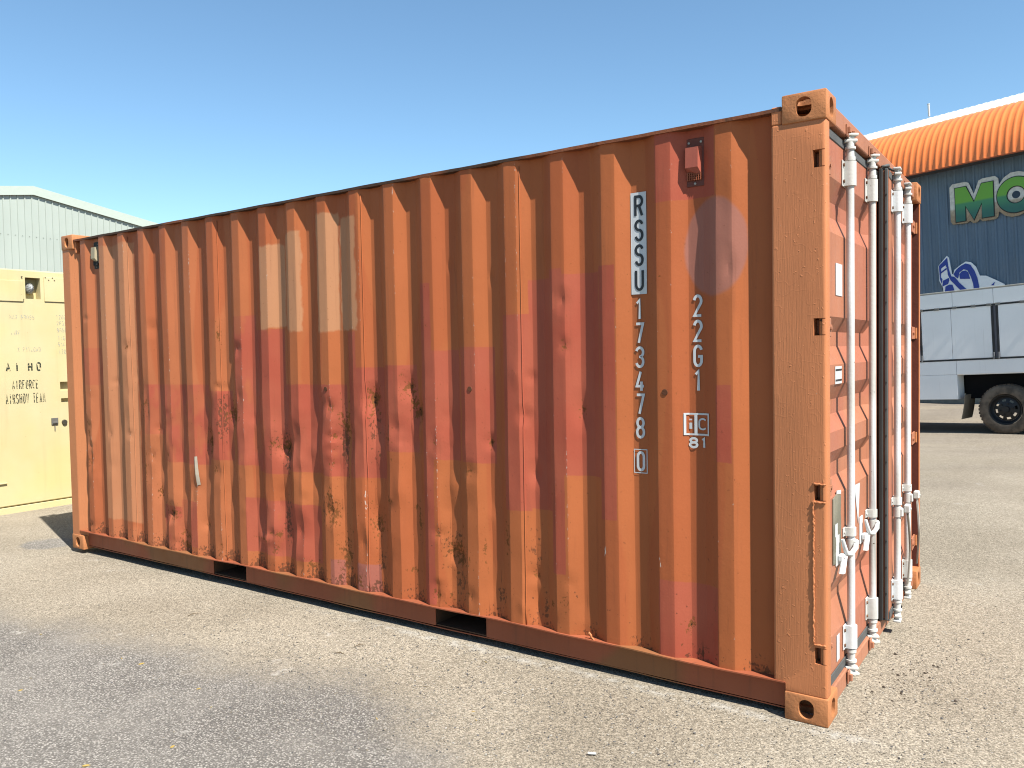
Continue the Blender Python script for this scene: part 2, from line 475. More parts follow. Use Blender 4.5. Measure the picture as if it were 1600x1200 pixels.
def make_ground():
    def axis(lo, hi, c0, c1, fine):
        a = list(np.arange(c0, c1, fine))
        s = fine; v = c1
        while v < hi: a.append(v); s *= 1.25; v += s
        a.append(hi)
        s = fine; v = c0 - fine
        while v > lo: a.append(v); s *= 1.25; v -= s
        a.append(lo)
        return np.array(sorted(set(np.round(a, 4))))
    xs = axis(-500, 500, -4, 11, 0.25); ys = axis(-500, 500, -5, 16, 0.25)
    gx, gy = np.meshgrid(xs, ys, indexing='ij')
    gz = ground_z(gx, gy)
    V = np.stack([gx.ravel(), gy.ravel(), gz.ravel()], 1)
    ny = len(ys)
    F = [(i * ny + j, (i + 1) * ny + j, (i + 1) * ny + j + 1, i * ny + j + 1) for i in range(len(xs) - 1) for j in range(ny - 1)]
    k = NT('yard_ground', 0.95, 0.05)
    X, Y, Z = k.xyz()
    # threshold curve of the dust / bare asphalt border
    fc = k.n('ShaderNodeFloatCurve')
    cv = fc.mapping.curves[0]
    pts = [(-2, -1.95), (0.0, -1.45), (1.39, -1.14), (2.21, -0.97), (3.01, -0.88), (3.61, -0.82), (4.08, -0.70), (4.38, -0.78), (4.69, -0.92), (5.04, -1.20), (6, -2.6), (8, -4)]
    cv.points[0].location = ((pts[0][0] + 2) / 10, (pts[0][1] + 4) / 4)
    cv.points[1].location = ((pts[-1][0] + 2) / 10, (pts[-1][1] + 4) / 4)
    for (a, b) in pts[1:-1]: cv.points.new((a + 2) / 10, (b + 4) / 4)
    fc.mapping.update()
    k.set(fc.inputs['Value'], k.m('MULTIPLY', k.m('ADD', X, 2), 0.1, clamp=True))
    th = k.m('SUBTRACT', k.m('MULTIPLY', fc.outputs[0], 4), 4)
    d = k.m('SUBTRACT', th, Y)
    nb = k.m('SUBTRACT', k.noise(2.6, 4, 0.6), 0.5)
    d = k.m('ADD', d, k.m('MULTIPLY', nb, 0.55))
    asp = k.ramp(d, -0.22, 0.30, 0.0, 0.9)
    # second, small bare patch by the far corner
    ex = k.m('MULTIPLY', k.m('ADD', X, 0.50), 1 / 0.26); ey = k.m('MULTIPLY', k.m('SUBTRACT', Y, 0.05), 1 / 0.24)
    er = k.m('SQRT', k.m('ADD', k.m('MULTIPLY', ex, ex), k.m('MULTIPLY', ey, ey)))
    er = k.m('ADD', er, k.m('MULTIPLY', k.m('SUBTRACT', k.noise(9, 3), 0.5), 0.7))
    pat = k.ramp(er, 0.75, 1.05, 1.0, 0.0)
    # far yard: worn asphalt with dusty bands
    farm = k.ramp(Y, 4.0, 9.0)
    band = k.noise(1.0, 4, 0.55, k.scale(0.10, 0.42, 1))
    dust = k.mix(k.ramp(k.noise(0.9, 3, 0.6), 0.3, 0.7), (0.375, 0.318, 0.242), (0.425, 0.365, 0.282))
    dust = k.mix(k.m('MULTIPLY', farm, k.ramp(band, 0.42, 0.58)), dust, (0.335, 0.285, 0.228))
    # grains
    g1 = k.n('ShaderNodeTexVoronoi'); k.set(g1.inputs['Vector'], k.pos()); g1.inputs['Scale'].default_value = 105
    g1c = k.n('ShaderNodeSeparateColor'); k.set(g1c.inputs[0], g1.outputs['Color'])
    g2 = k.n('ShaderNodeTexVoronoi'); k.set(g2.inputs['Vector'], k.pos()); g2.inputs['Scale'].default_value = 190
    g2c = k.n('ShaderNodeSeparateColor'); k.set(g2c.inputs[0], g2.outputs['Color'])
    dust = k.hsv(dust, 0.5, 1.0, k.m('MULTIPLY', k.ramp(g2c.outputs[0], 0, 1, 0.60, 1.38), k.ramp(g1c.outputs[0], 0, 1, 0.84, 1.16)))
    # scattered dark and pale grains in the dust
    clump = k.noise(1.6, 4, 0.65)
    dk = k.m('MULTIPLY', k.ramp(g1c.outputs[1], 0.80, 0.84), k.m('MULTIPLY', k.ramp(g1.outputs['Distance'], 0.42, 0.32), k.ramp(clump, 0.38, 0.62)))
    dust = k.mix(k.m('MULTIPLY', dk, 0.75), dust, (0.075, 0.068, 0.062))
    lt = k.m('MULTIPLY', k.ramp(g1c.outputs[2], 0.92, 0.94), k.ramp(g1.outputs['Distance'], 0.40, 0.30))
    dust = k.mix(k.m('MULTIPLY', lt, 0.7), dust, (0.68, 0.62, 0.52))
    # bare asphalt: pale worn stones in dark binder
    stone = k.mix(g1c.outputs[0], (0.15, 0.14, 0.13), (0.72, 0.665, 0.595))
    stone = k.mix(k.ramp(g1.outputs['Distance'], 0.30, 0.62), stone, (0.075, 0.07, 0.068))
    stone2 = k.mix(g2c.outputs[1], (0.24, 0.22, 0.20), (0.60, 0.55, 0.49))
    stone = k.mix(0.3, stone, stone2)
    fadel = k.ramp(Y, -3.2, -1.2, 0.35, 0.0)
    stone = k.mix(k.m('MAXIMUM', fadel, k.ramp(k.noise(1.1, 3), 0.45, 0.75, 0.0, 0.4)), stone, (0.50, 0.455, 0.40))
    c = k.mix(k.m('MAXIMUM', asp, k.m('MULTIPLY', pat, 0.85)), dust, stone)
    # soft grey stain along the border
    edge = k.m('MULTIPLY', k.ramp(d, -0.35, 0.0), k.ramp(d, 0.35, 0.0))
    c = k.mix(k.m('MULTIPLY', edge, 0.09), c, (0.18, 0.165, 0.15))
    # white chalky residue beside the container
    cl = k.m('ABSOLUTE', k.m('ADD', Y, k.m('ADD', 0.035, k.m('MULTIPLY', k.m('SUBTRACT', k.noise(2.5, 3), 0.5), 0.12))))
    cm = k.m('MULTIPLY', k.ramp(cl, 0.055, 0.0), k.m('MULTIPLY', k.ramp(X, 2.6, 4.2), k.ramp(X, 6.35, 6.05)))
    cm = k.m('MULTIPLY', cm, k.ramp(k.noise(14, 3, 0.7), 0.40, 0.62))
    c = k.mix(k.m('MULTIPLY', cm, 0.5), c, (0.70, 0.67, 0.61))
    wp = k.m('MULTIPLY', k.ramp(k.noise(3.1, 2, 0.6), 0.66, 0.74), k.ramp(k.noise(30, 2, 0.7), 0.45, 0.6))
    c = k.mix(k.m('MULTIPLY', wp, 0.5), c, (0.68, 0.64, 0.57))
    c = k.hsv(c, 0.5, 1.0, k.ramp(k.noise(0.45, 2), 0.3, 0.7, 0.94, 1.06))
    k.color(c)
    h = k.m('ADD', k.m('MULTIPLY', g1.outputs['Distance'], k.m('ADD', -0.5, k.m('MULTIPLY', asp, -1.2))), k.m('ADD', k.m('MULTIPLY', g2.outputs['Distance'], -0.35), k.noise(20, 2)))
    k.bump(h, 0.55, 0.006)
    o = mesh_obj('ground', V, F, k.mat, smooth=True)
    tag(o, kind='structure')
make_ground()

# ------------------------------------------------------------------ the container
CT = empty('shipping_container', 'long orange-red corrugated shipping container with patched paint and white door rods', 'container')
L, WD, HT = 6.058, 2.438, 2.591
PITCH, X00 = 0.2797, 0.278
YO, YI = 0.012, 0.048

# profile of the side wall in plan: breakpoints (x, y)
bp = [(0.110, 0.008), (0.190, YI), (0.208, YI)]
for k_ in range(20):
    x0 = X00 + PITCH * k_
    bp += [(x0, YO), (x0 + 0.072, YO), (x0 + 0.140, YI), (x0 + 0.2117, YI)]
bp = bp[:-1] + [(5.84, YI)]
BX = np.array([p[0] for p in bp]); BY = np.array([p[1] for p in bp])

def base_y(x):
    return sum(np.interp(x + d_, BX, BY) * w_ for d_, w_ in ((-0.0012, 0.5), (0.0012, 0.5)))

# dents: x, z, rx, rz, depth (inwards +)
DENTS = [(3.481, 1.299, .045, .07, .022), (3.77, 1.377, .05, .06, .016), (3.829, 1.233, .035, .08, .022), (4.341, 1.088, .03, .035, .010),
         (4.098, 0.46, .040, .045, .028), (3.129, 0.601, .06, .06, .014), (3.05, 0.794, .05, .10, .008), (2.177, 1.166, .05, .07, .018),
         (1.894, 0.978, .05, .09, .020), (2.697, 0.975, .05, .07, .024), (3.004, 0.81, .05, .09, .010), (2.248, 1.622, .04, .04, .012),
         (1.229, 1.793, .04, .05, .008), (1.59, 0.20, .05, .06, .010), (3.508, 0.562, .05, .10, .014), (3.529, 1.206, .05, .12, .012),
         (3.679, 1.137, .05, .06, .012), (0.282, 0.953, .03, .08, .014), (0.319, 0.772, .03, .09, .014), (1.422, 0.434, .05, .06, .020),
         (2.792, 1.021, .05, .09, .016), (2.253, 1.298, .05, .09, .010), (5.60, 2.22, .05, .10, .006), (4.568, 1.237, .03, .04, .010),
         (4.621, 0.944, .03, .05, .012), (4.083, 2.04, .015, .03, .008), (4.369, 1.958, .02, .04, .008), (4.60, 1.433, .02, .03, .006),
         (4.056, 1.046, .05, .05, .005), (3.824, 1.07, .06, .06, .010), (4.807, 1.812, .03, .05, .008), (2.829, 0.448, .06, .09, .018),
         (4.626, 0.26, .03, .07, .012), (5.655, 1.905, .02, .07, .007), (5.234, 0.28, .02, .10, .006), (5.56, 0.268, .02, .08, .007),
         (4.37, 0.30, .03, .09, .008), (3.398, 0.435, .04, .08, .012), (1.928, 1.204, .04, .10, .014), (2.45, 0.55, .05, .12, .012),
         (1.15, 1.2, .03, .16, .008), (2.62, 0.62, .05, .10, .014), (1.70, 0.60, .04, .12, .010), (0.86, 1.1, .05, .10, .006), (2.48, 0.36, .06, .03, -.012),
         (3.30, 1.05, .04, .10, .014), (3.05, 1.20, .04, .12, .010), (1.30, 0.75, .05, .12, .010)]
for _i in range(85):
    _k = int(rng.integers(0, 17)); _side = rng.uniform()
    _x = X00 + PITCH * _k + (0.0 if _side < .25 else .072 if _side < .6 else .14 if _side < .85 else .05)
    _z = float(np.clip(rng.normal(.85, .38), .22, 1.9))
    DENTS.append((_x + rng.normal(0, .008), _z, rng.uniform(.018, .045), rng.uniform(.022, .075), rng.uniform(.003, .0095) * (1 if rng.uniform() < .8 else -.5)))
_ph = rng.uniform(0, 6.28, 12)
_wk = np.stack([rng.uniform(-45, 45, 9), rng.uniform(-30, 30, 9), rng.uniform(0, 6.28, 9)], 1)
def panel_y(x, z):
    x = np.asarray(x, float); z = np.asarray(z, float)
    win = np.exp(-((z - 0.78) / 0.55) ** 2) * np.clip((x - 0.7) / 1.0, 0, 1) * np.clip((5.0 - x) / 1.2, 0, 1)
    s = 0.0
    for i, (fx, fz) in enumerate(((1.1, 3.1), (2.3, 5.2), (3.7, 7.9), (5.3, 11.3))):
        s = s + np.sin(fx * x + _ph[i]) * np.sin(fz * z + _ph[i + 4] + 0.7 * x) / (1 + 0.55 * i)
    wx = 0.0080 * win * s
    y = base_y(x + wx)
    y = y + 0.0022 * np.sin(2.2 * x + _ph[9]) * np.sin(2.6 * z + _ph[10]) * np.clip((5.75 - x) * 4, 0, 1) * np.clip((x - .25) * 4, 0, 1)
    zone = np.exp(-((z - 0.88) / 0.42) ** 2) * np.clip((x - 0.9) / .5, 0, 1) * np.clip((4.9 - x) / .8, 0, 1)
    wr = 0.0
    for i in range(9):
        wr = wr + np.sin(_wk[i, 0] * x + _wk[i, 1] * z + _wk[i, 2])
    y = y + 0.00035 * zone * (wr + 0.5 * wr * np.abs(wr))
    for (dx, dz, rx, rz, dp) in DENTS:
        r_ = np.sqrt(((x - dx) / rx) ** 2 + ((z - dz) / rz) ** 2)
        y = y + 1.25 * dp * np.clip(1 - r_ / 1.75, 0, 1) ** 1.35
    return y

cols_x = []
for a, b in zip(bp[:-1], bp[1:]):
    for f in (0, .03, .25, .5, .75, .97):
        cols_x.append(a[0] + (b[0] - a[0]) * f)
cols_x.append(bp[-1][0])
cols_x = np.array(sorted(cols_x))
rows_z = np.linspace(0.150, 2.533, 196)

def side_panel(near=True):
    gx, gz = np.meshgrid(cols_x, rows_z, indexing='ij')
    if near:
        gy = panel_y(gx, gz)
        V = np.stack([gx.ravel(), gy.ravel(), gz.ravel()], 1)
        nz = len(rows_z); nx = len(cols_x)
        F = [(i * nz + j, (i + 1) * nz + j, (i + 1) * nz + j + 1, i * nz + j + 1) for i in range(nx - 1) for j in range(nz - 1)]
    else:
        xs = BX; V = []; F = []
        for x_, y_ in zip(BX, BY):
            V += [(x_, WD - y_, 0.15), (x_, WD - y_, 2.533)]
        F = [(2 * i, 2 * i + 1, 2 * i + 3, 2 * i + 2) for i in range(len(BX) - 1)]
    o = mesh_obj('side_panel', V, F, MAT['side'], CT, smooth=near)
    if near: o.data.set_sharp_from_angle(angle=R(11))
    if near:
        x, z = gx.ravel(), gz.ravel()
        rust = np.zeros_like(x); dirt = np.zeros_like(x); scr = np.zeros_like(x)
        spots = [(3.481, 1.299, .030, .045, 1.0, .20), (3.77, 1.377, .028, .035, .85, .06), (3.829, 1.233, .024, .035, 1.0, .05), (3.80, 1.30, .03, .06, .55, 0),
                 (4.341, 1.088, .016, .022, .95, .08), (4.085, 0.49, .050, .075, .62, .05), (4.13, 0.44, .045, .05, .8, .15), (3.14, 0.60, .05, .06, .75, .12),
                 (3.129, .70, .03, .06, .5, 0), (2.177, 1.166, .045, .06, .85, .05), (2.12, 1.19, .05, .02, .7, 0), (1.894, 0.978, .04, .05, .8, .08),
                 (2.697, 0.975, .04, .04, .95, .05), (1.567, 0.20, .03, .03, .7, 0), (1.44, 0.43, .05, .03, .9, 0), (1.60, 0.27, .06, .02, .8, 0),
                 (3.50, 0.56, .05, .06, .55, .25), (3.61, 1.08, .03, .05, .5, 0), (1.07, 1.15, .03, .10, .45, 0), (1.12, 1.23, .05, .02, .6, 0),
                 (3.25, 1.14, .03, .10, .7, .1), (1.11, 0.72, .025, .10, .55, .05), (2.62, 0.40, .03, .02, .6, 0), (2.47, 0.355, .05, .008, .85, 0),
                 (0.30, 0.98, .02, .05, .5, .05), (0.30, 0.74, .02, .04, .5, .05), (5.45, .31, .012, .03, .8, .03), (4.80, .31, .012, .03, .75, .0), (4.72, .29, .01, .02, .6, 0),
                 (4.45, .60, .015, .08, .6, .1), (2.05, 1.72, .012, .03, .95, 0), (3.62, .72, .015, .02, .75, 0), (3.80, .70, .015, .02, .7, 0), (3.79, .33, .03, .015, .7, 0), (3.83, 0.62, .01, .07, .6, 0),
                 (4.30, .52, .008, .05, .6, 0), (4.05, .22, .02, .02, .6, 0), (3.35, .22, .06, .03, .6, 0), (2.92, .25, .04, .02, .6, 0), (3.24, .35, .04, .08, .7, .05)]
        for (dx, dz, rx, rz, a, st_) in spots:
            rr_ = ((x - dx) / rx) ** 2 + ((z - dz) / rz) ** 2
            rust = np.maximum(rust, np.maximum(a * np.exp(-rr_), 0.42 * a * np.exp(-rr_ / 4.5)))
            if st_ > 0:
                t = np.clip((dz - z) / st_, 0, 1)
                rust = np.maximum(rust, 0.55 * a * np.exp(-((x - dx) / (rx * .45)) ** 2) * (t > 0) * (1 - t))
        for (dx, dz, rx, rz, dp) in DENTS[48:]:
            if dp > .0062:
                rust = np.maximum(rust, rng.uniform(.30, .62) * np.exp(-(((x - dx) / (rx * .7)) ** 2 + ((z - dz) / (rz * .7)) ** 2)))
        inn = np.clip((base_y(x) - YO) / (YI - YO), 0, 1)
        low = np.exp(-((z - 0.15) / 0.10) ** 2)
        dirt = np.maximum(dirt, low * (0.36 + 0.48 * inn) * np.clip((5.0 - x) * .6, .55, 1))
        for (dx, dz, rx, rz, a) in ((4.13, .35, .06, .16, .62), (4.10, .55, .05, .07, .6), (2.06, 1.15, .045, .17, .85), (3.24, 1.05, .04, .19, .9), (2.70, .95, .045, .16, .85), (2.70, .50, .04, .17, .75), (3.24, .32, .05, .15, .8), (3.49, 1.15, .05, .14, .5), (3.80, 1.30, .05, .10, .45), (2.62, 1.0, .10, .12, .38), (2.05, 1.15, .12, .12, .36), (3.12, .65, .07, .12, .55), (1.12, 1.20, .08, .10, .42), (4.05, .50, .06, .10, .55),
                                    (3.53, .35, .05, .10, .55), (4.40, .28, .045, .05, .72), (3.05, .62, .04, .12, .5), (4.62, .55, .05, .18, .42), (4.67, .25, .02, .12, .6), (1.9, .98, .04, .15, .5), (3.5, .95, .05, .12, .38), (1.35, .45, .06, .2, .38), (1.07, .70, .04, .3, .42), (4.85, .35, .02, .05, .4), (3.33, .2, .12, .05, .5)):
            dirt = np.maximum(dirt, a * np.exp(-(((x - dx) / rx) ** 2 + ((z - dz) / rz) ** 2)))
        for k_ in range(20):
            x0 = X00 + PITCH * k_
            for ed, amp in ((x0 + 0.070, .62), (x0 + .004, .56)):
                e = np.exp(-((x - ed) / 0.010) ** 2)
                zz = 0.5 + 0.5 * np.sin(z * (2.1 + k_ % 3) + k_ * 2.3)
                scr = np.maximum(scr, e * amp * (0.45 + 0.55 * zz) * (1.0 if k_ < 17 else 0.8))
        for (dx, dz, rx, rz, a) in ((1.75, .66, .02, .16, .75), (3.43, .70, .015, .12, .8), (3.06, .70, .03, .14, .6), (5.03, .60, .012, .05, .9), (5.32, .58, .012, .05, .9), (5.62, .72, .012, .02, .8), (3.55, 1.15, .04, .08, .55)):
            scr = np.maximum(scr, a * np.exp(-(((x - dx) / rx) ** 2 + ((z - dz) / rz) ** 2)))
        ca = o.data.color_attributes.new('wear', 'FLOAT_COLOR', 'POINT')
        ca.data.foreach_set('color', np.stack([rust, dirt, scr, np.ones_like(x)], 1).astype(np.float32).ravel())
    return o
SP = side_panel(True)
side_panel(False)

# vertical weld seams where the wall sheets meet
for xs_ in (0.945, 2.06, 3.445, 4.564):
    ii = [(xs_, float(panel_y(xs_, z_)) - 0.001, z_) for z_ in np.linspace(0.16, 2.50, 40)]
    Bag().tube(ii, 0.0035, 6).build('weld_seam', MAT['side'], SP, True)

# corner castings
def casting_mesh():
    b = Bag().box(0, .178, 0, .162, 0, .118, bev=.007, seg=2)
    A = bag_mesh(b)
    cut = []
    c = Bag(); c.prism([(p[0] + .089, p[1] + .059) for p in oval(.062, .080, 24, .030)], 'y', -.02, .08); cut.append(bag_mesh(c))
    c = Bag(); c.prism([(p[0] + .081, p[1] + .059) for p in oval(.062, .080, 24, .030)], 'x', .10, .20); cut.append(bag_mesh(c))
    c = Bag(); c.prism([(p[0] + .089, p[1] + .081) for p in oval(.124, .063, 24)], 'z', .06, .14); cut.append(bag_mesh(c))
    c = Bag(); c.box(.022, .150, .024, .138, .018, .095); cut.append(bag_mesh(c))
    me = boolean_diff(A, cut)
    me.polygons.foreach_set('use_smooth', [True] * len(me.polygons))
    me.set_sharp_from_angle(angle=R(35))
    me.materials.clear(); me.materials.append(MAT['casting'])
    return me
CM = casting_mesh()       # door-end, near, top: side hole on y=0, end hole on x=max
def put_casting(sx, sy, sz):
    me = CM.copy()
    M = Matrix.Translation((L if sx > 0 else 0, 0 if sy > 0 else WD, HT if sz > 0 else 0)) @ Matrix.Diagonal((sx, sy, sz, 1)) @ Matrix.Translation((-.178, 0, -.118))
    me.transform(M)
    if sx * sy * sz < 0: me.flip_normals()
    o = bpy.data.objects.new('corner_casting', me)
    link(o, CT)
for sx in (1, -1):
    for sy in (1, -1):
        for sz in (1, -1): put_casting(sx, sy, sz)

# door-end corner posts with four hinge pockets each
HZ = [(2.283, 2.354), (1.608, 1.678), (0.933, 1.001), (0.257, 0.326)]
def door_post():
    b = Bag().box(5.834, 6.053, .006, .075, .112, 2.480, bev=.012, seg=3)
    A = bag_mesh(b)
    cut = []
    for (a, z1) in HZ:
        c = Bag().box(6.003, 6.0375, -.02, .068, a, z1); cut.append(bag_mesh(c))
        c = Bag().box(6.030, 6.07, -.02, .0095, a, a + .004); cut.append(bag_mesh(c))
        c = Bag().box(6.030, 6.07, -.02, .0095, z1 - .004, z1); cut.append(bag_mesh(c))
    c = Bag().box(5.80, 5.884, -.02, .10, .05, .1505); cut.append(bag_mesh(c))
    me = boolean_diff(A, cut)
    me.polygons.foreach_set('use_smooth', [True] * len(me.polygons))
    me.set_sharp_from_angle(angle=R(35))
    me.materials.clear(); me.materials.append(MAT['post'])
    return me
PM = door_post()
MAT['dark_red'] = painted('far_post_dark_red', (0.20, 0.060, 0.040), 0.6, 0.12, 0.5, 0.3, 50, dirt=0.3)  # far post darker red-brown than the near one, except its front edge
for sy in (1, -1):
    if sy > 0:
        po = link(bpy.data.objects.new('corner_post', PM), CT)
    else:
        po = Bag().box(5.834, 6.006, WD - .125, WD - .0305, .112, 2.480, .004).build('corner_post', MAT['dark_red'], CT)
        Bag().box(5.834, 6.0455, WD - .030, WD - .006, .1185, 2.4725, .002).build('post_flange', MAT['dark_red'], po)
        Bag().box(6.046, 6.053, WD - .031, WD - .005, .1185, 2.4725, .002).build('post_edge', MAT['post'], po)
    fy = (lambda y: y) if sy > 0 else (lambda y: WD - y)
    for (a, z1) in HZ:
        hb = Bag().cyl((6.031, fy(.026), a + .0005), (6.031, fy(.026), z1 - .0005), .0095, n=18)
        hb.build('hinge_pin', MAT['casting'], po, True, 40)
    if sy > 0:
        # rough weld bead along the lower half of the post and around the pockets
        pts = [(6.0 + rng.uniform(-.0025, .0025), .004 + rng.uniform(-.0015, .001), z_) for z_ in np.arange(.345, .935, .006)]
        Bag().tube(pts, [float(rng.uniform(.0025, .0055)) for _ in pts], 6).build('weld_bead', MAT['post'], po, True)
        for zz in (.338, .928, 1.003):
            pts = [(x_, .004 + rng.uniform(-.0015, .001), zz + rng.uniform(-.002, .002)) for x_ in np.arange(6.0, 6.05, .006)]
            Bag().tube(pts, [float(rng.uniform(.003, .006)) for _ in pts], 6).build('weld_bead', MAT['post'], po, True)
# outer returns of the far-end posts
for sy in (1, -1):
    fy = (lambda y: y) if sy > 0 else (lambda y: WD - y)
    b = Bag()
    poly = [(0.006, fy(.006)), (0.110, fy(.006)), (0.118, fy(.009)), (0.196, fy(.049)), (0.196, fy(.058)), (0.10, fy(.020)), (0.02, fy(.020)), (0.02, fy(.15)), (0.006, fy(.15))]
    b.prism(poly, 'z', .112, 2.480)
    b.build('corner_post', MAT['post'], CT)

for sy in (1, -1):
    y0_, y1_ = (.0075, .075) if sy > 0 else (WD - .075, WD - .0075)
    Bag().box(5.836, 5.8788, y0_, y1_, 2.4785, 2.552, .004).build('post_head', MAT['post'], CT)
    Bag().box(.1792, .20, y0_ + .01, y1_, 2.44, 2.530, .003).build('post_head', MAT['post'], CT)

# rails
def bottom_rail(sy):
    fy = (lambda y: y) if sy > 0 else (lambda y: WD - y)
    def bx(b, x0, x1, y0, y1, z0, z1, bev=.0015):
        a, c = sorted((fy(y0), fy(y1))); return b.box(x0, x1, a, c, z0, z1, bev)
    # top lip: slightly wavy plate
    xs = np.linspace(.120, 5.884, 120)
    V, F = [], []
    for i, x in enumerate(xs):
        wv = .0022 * math.sin(x * 3.1) + .0016 * math.sin(x * 8.7 + 1)
        for (yy, zz) in ((.001 + wv * .8, .1505 + wv), (.001 + wv * .8, .1565 + wv), (.060, .1565), (.060, .1505)):
            V.append((x, fy(yy), zz))
    n = len(xs)
    for i in range(n - 1):
        for k in range(4):
            F.append((i * 4 + k, i * 4 + (k + 1) % 4, (i + 1) * 4 + (k + 1) % 4, (i + 1) * 4 + k))
    F += [(0, 1, 2, 3), tuple((n - 1) * 4 + k for k in (3, 2, 1, 0))]
    lip = mesh_obj('bottom_rail', V, F, MAT['rail'], CT, recalc=True)
    for (x0, x1) in ((.1785, 1.880), (2.243, 3.930), (4.285, 5.8795)):
        bx(Bag(), x0, x1, .043, .048, .034, .1500).build('rail_web', MAT['rail'], lip)
    # lower flange, sagging a little between the supports
    V, F = [], []
    for i, x in enumerate(xs):
        wv = -.004 * (0.5 + .5 * math.sin(x * 2.3)) + .0015 * math.sin(x * 9)
        for (yy, zz) in ((.0425, .028 + wv), (.0425, .033 + wv), (.085, .033 + wv), (.085, .028 + wv)):
            V.append((min(max(x, .1785), 5.8795), fy(yy), zz))
    F2 = [f for f in F]
    F2 = []
    for i in range(n - 1):
        for k in range(4):
            F2.append((i * 4 + k, i * 4 + (k + 1) % 4, (i + 1) * 4 + (k + 1) % 4, (i + 1) * 4 + k))
    mesh_obj('rail_flange', V, F2, MAT['rail'], lip, recalc=True)
    return lip
bottom_rail(1); bottom_rail(-1)
for (x0, x1) in ((1.880, 2.243), (3.930, 4.285)):
    b = Bag()
    b.box(x0 - .008, x0 - .001, .052, WD - .052, .036, .149)
    b.box(x1 + .001, x1 + .008, .052, WD - .052, .036, .149)
    b.box(x0, x1, .049, WD - .049, .144, .149)
    b.box(x0, x1, .049, WD - .049, .036, .041)
    b.build('fork_pocket', MAT['pocket'], CT)
    # end flanges seen in the opening
for sy in (1, -1):
    fy = (lambda y: y) if sy > 0 else (lambda y: WD - y)
    xs = np.linspace(.1785, 5.8795, 160); V, F = [], []
    for x in xs:
        wv = .0022 * math.sin(x * 2.1) + .0015 * math.sin(x * 13) + float(rng.uniform(-.0008, .0008))
        for (yy, zz) in ((.005 + wv, 2.531 + wv * .6), (.005 + wv, 2.546 + wv * .8), (.075, 2.549), (.075, 2.531)):
            V.append((x, fy(yy), zz))
    n = len(xs)
    for i in range(n - 1):
        for k in range(4):
            F.append((i * 4 + k, i * 4 + (k + 1) % 4, (i + 1) * 4 + (k + 1) % 4, (i + 1) * 4 + k))
    F += [(0, 1, 2, 3), tuple((n - 1) * 4 + k for k in (3, 2, 1, 0))]
    mesh_obj('top_rail', V, F, MAT['toprail'], CT, recalc=True)

# roof, floor, front end wall
V, F = [], []
xs = np.arange(.06, 6.0, .0525)
for i, x in enumerate(xs):
    up = .018 if (i // 2) % 2 else 0
    for y_, cz in ((.076, 2.538), (WD / 2, 2.546), (WD - .076, 2.538)):
        V.append((x, y_, cz + (up if y_ not in (.076, WD - .076) else up * .6)))
for i in range(len(xs) - 1):
    for k in range(2): F.append((i * 3 + k, (i + 1) * 3 + k, (i + 1) * 3 + k + 1, i * 3 + k + 1))
mesh_obj('roof', V, F, MAT['toprail'], CT)
Bag().box(.03, 5.97, .08, WD - .08, .150, .176).build('floor', MAT['wood'], CT)
V, F = [], []
yy = .155; i = 0; seq = []
while yy < WD - .155:
    seq += [(yy, .012), (yy + .105, .012), (yy + .125, .052), (yy + .23, .052)]; yy += .25
seq = [s_ for s_ in seq if s_[0] < WD - .155] + [(WD - .155, .012)]
for (y_, x_) in seq: V += [(x_, y_, .12), (x_, y_, 2.53)]
F = [(2 * i, 2 * i + 1, 2 * i + 3, 2 * i + 2) for i in range(len(seq) - 1)]
mesh_obj('end_wall', V, F, MAT['side'], CT)
for za, zb_ in ((.03, .119), (2.48, 2.548)): Bag().box(.01, .07, .163, WD - .163, za, zb_, .003).build('end_rail', MAT['rail'], CT)

# door header and sill
Bag().box(5.955, 6.040, .1625, WD - .1625, 2.492, 2.572, .006, 2).build('door_header', MAT['doorframe'], CT)
sill = Bag().box(5.955, 6.036, .1625, WD - .1625, .022, .100, .005, 2).build('door_sill', MAT['doorframe'], CT)

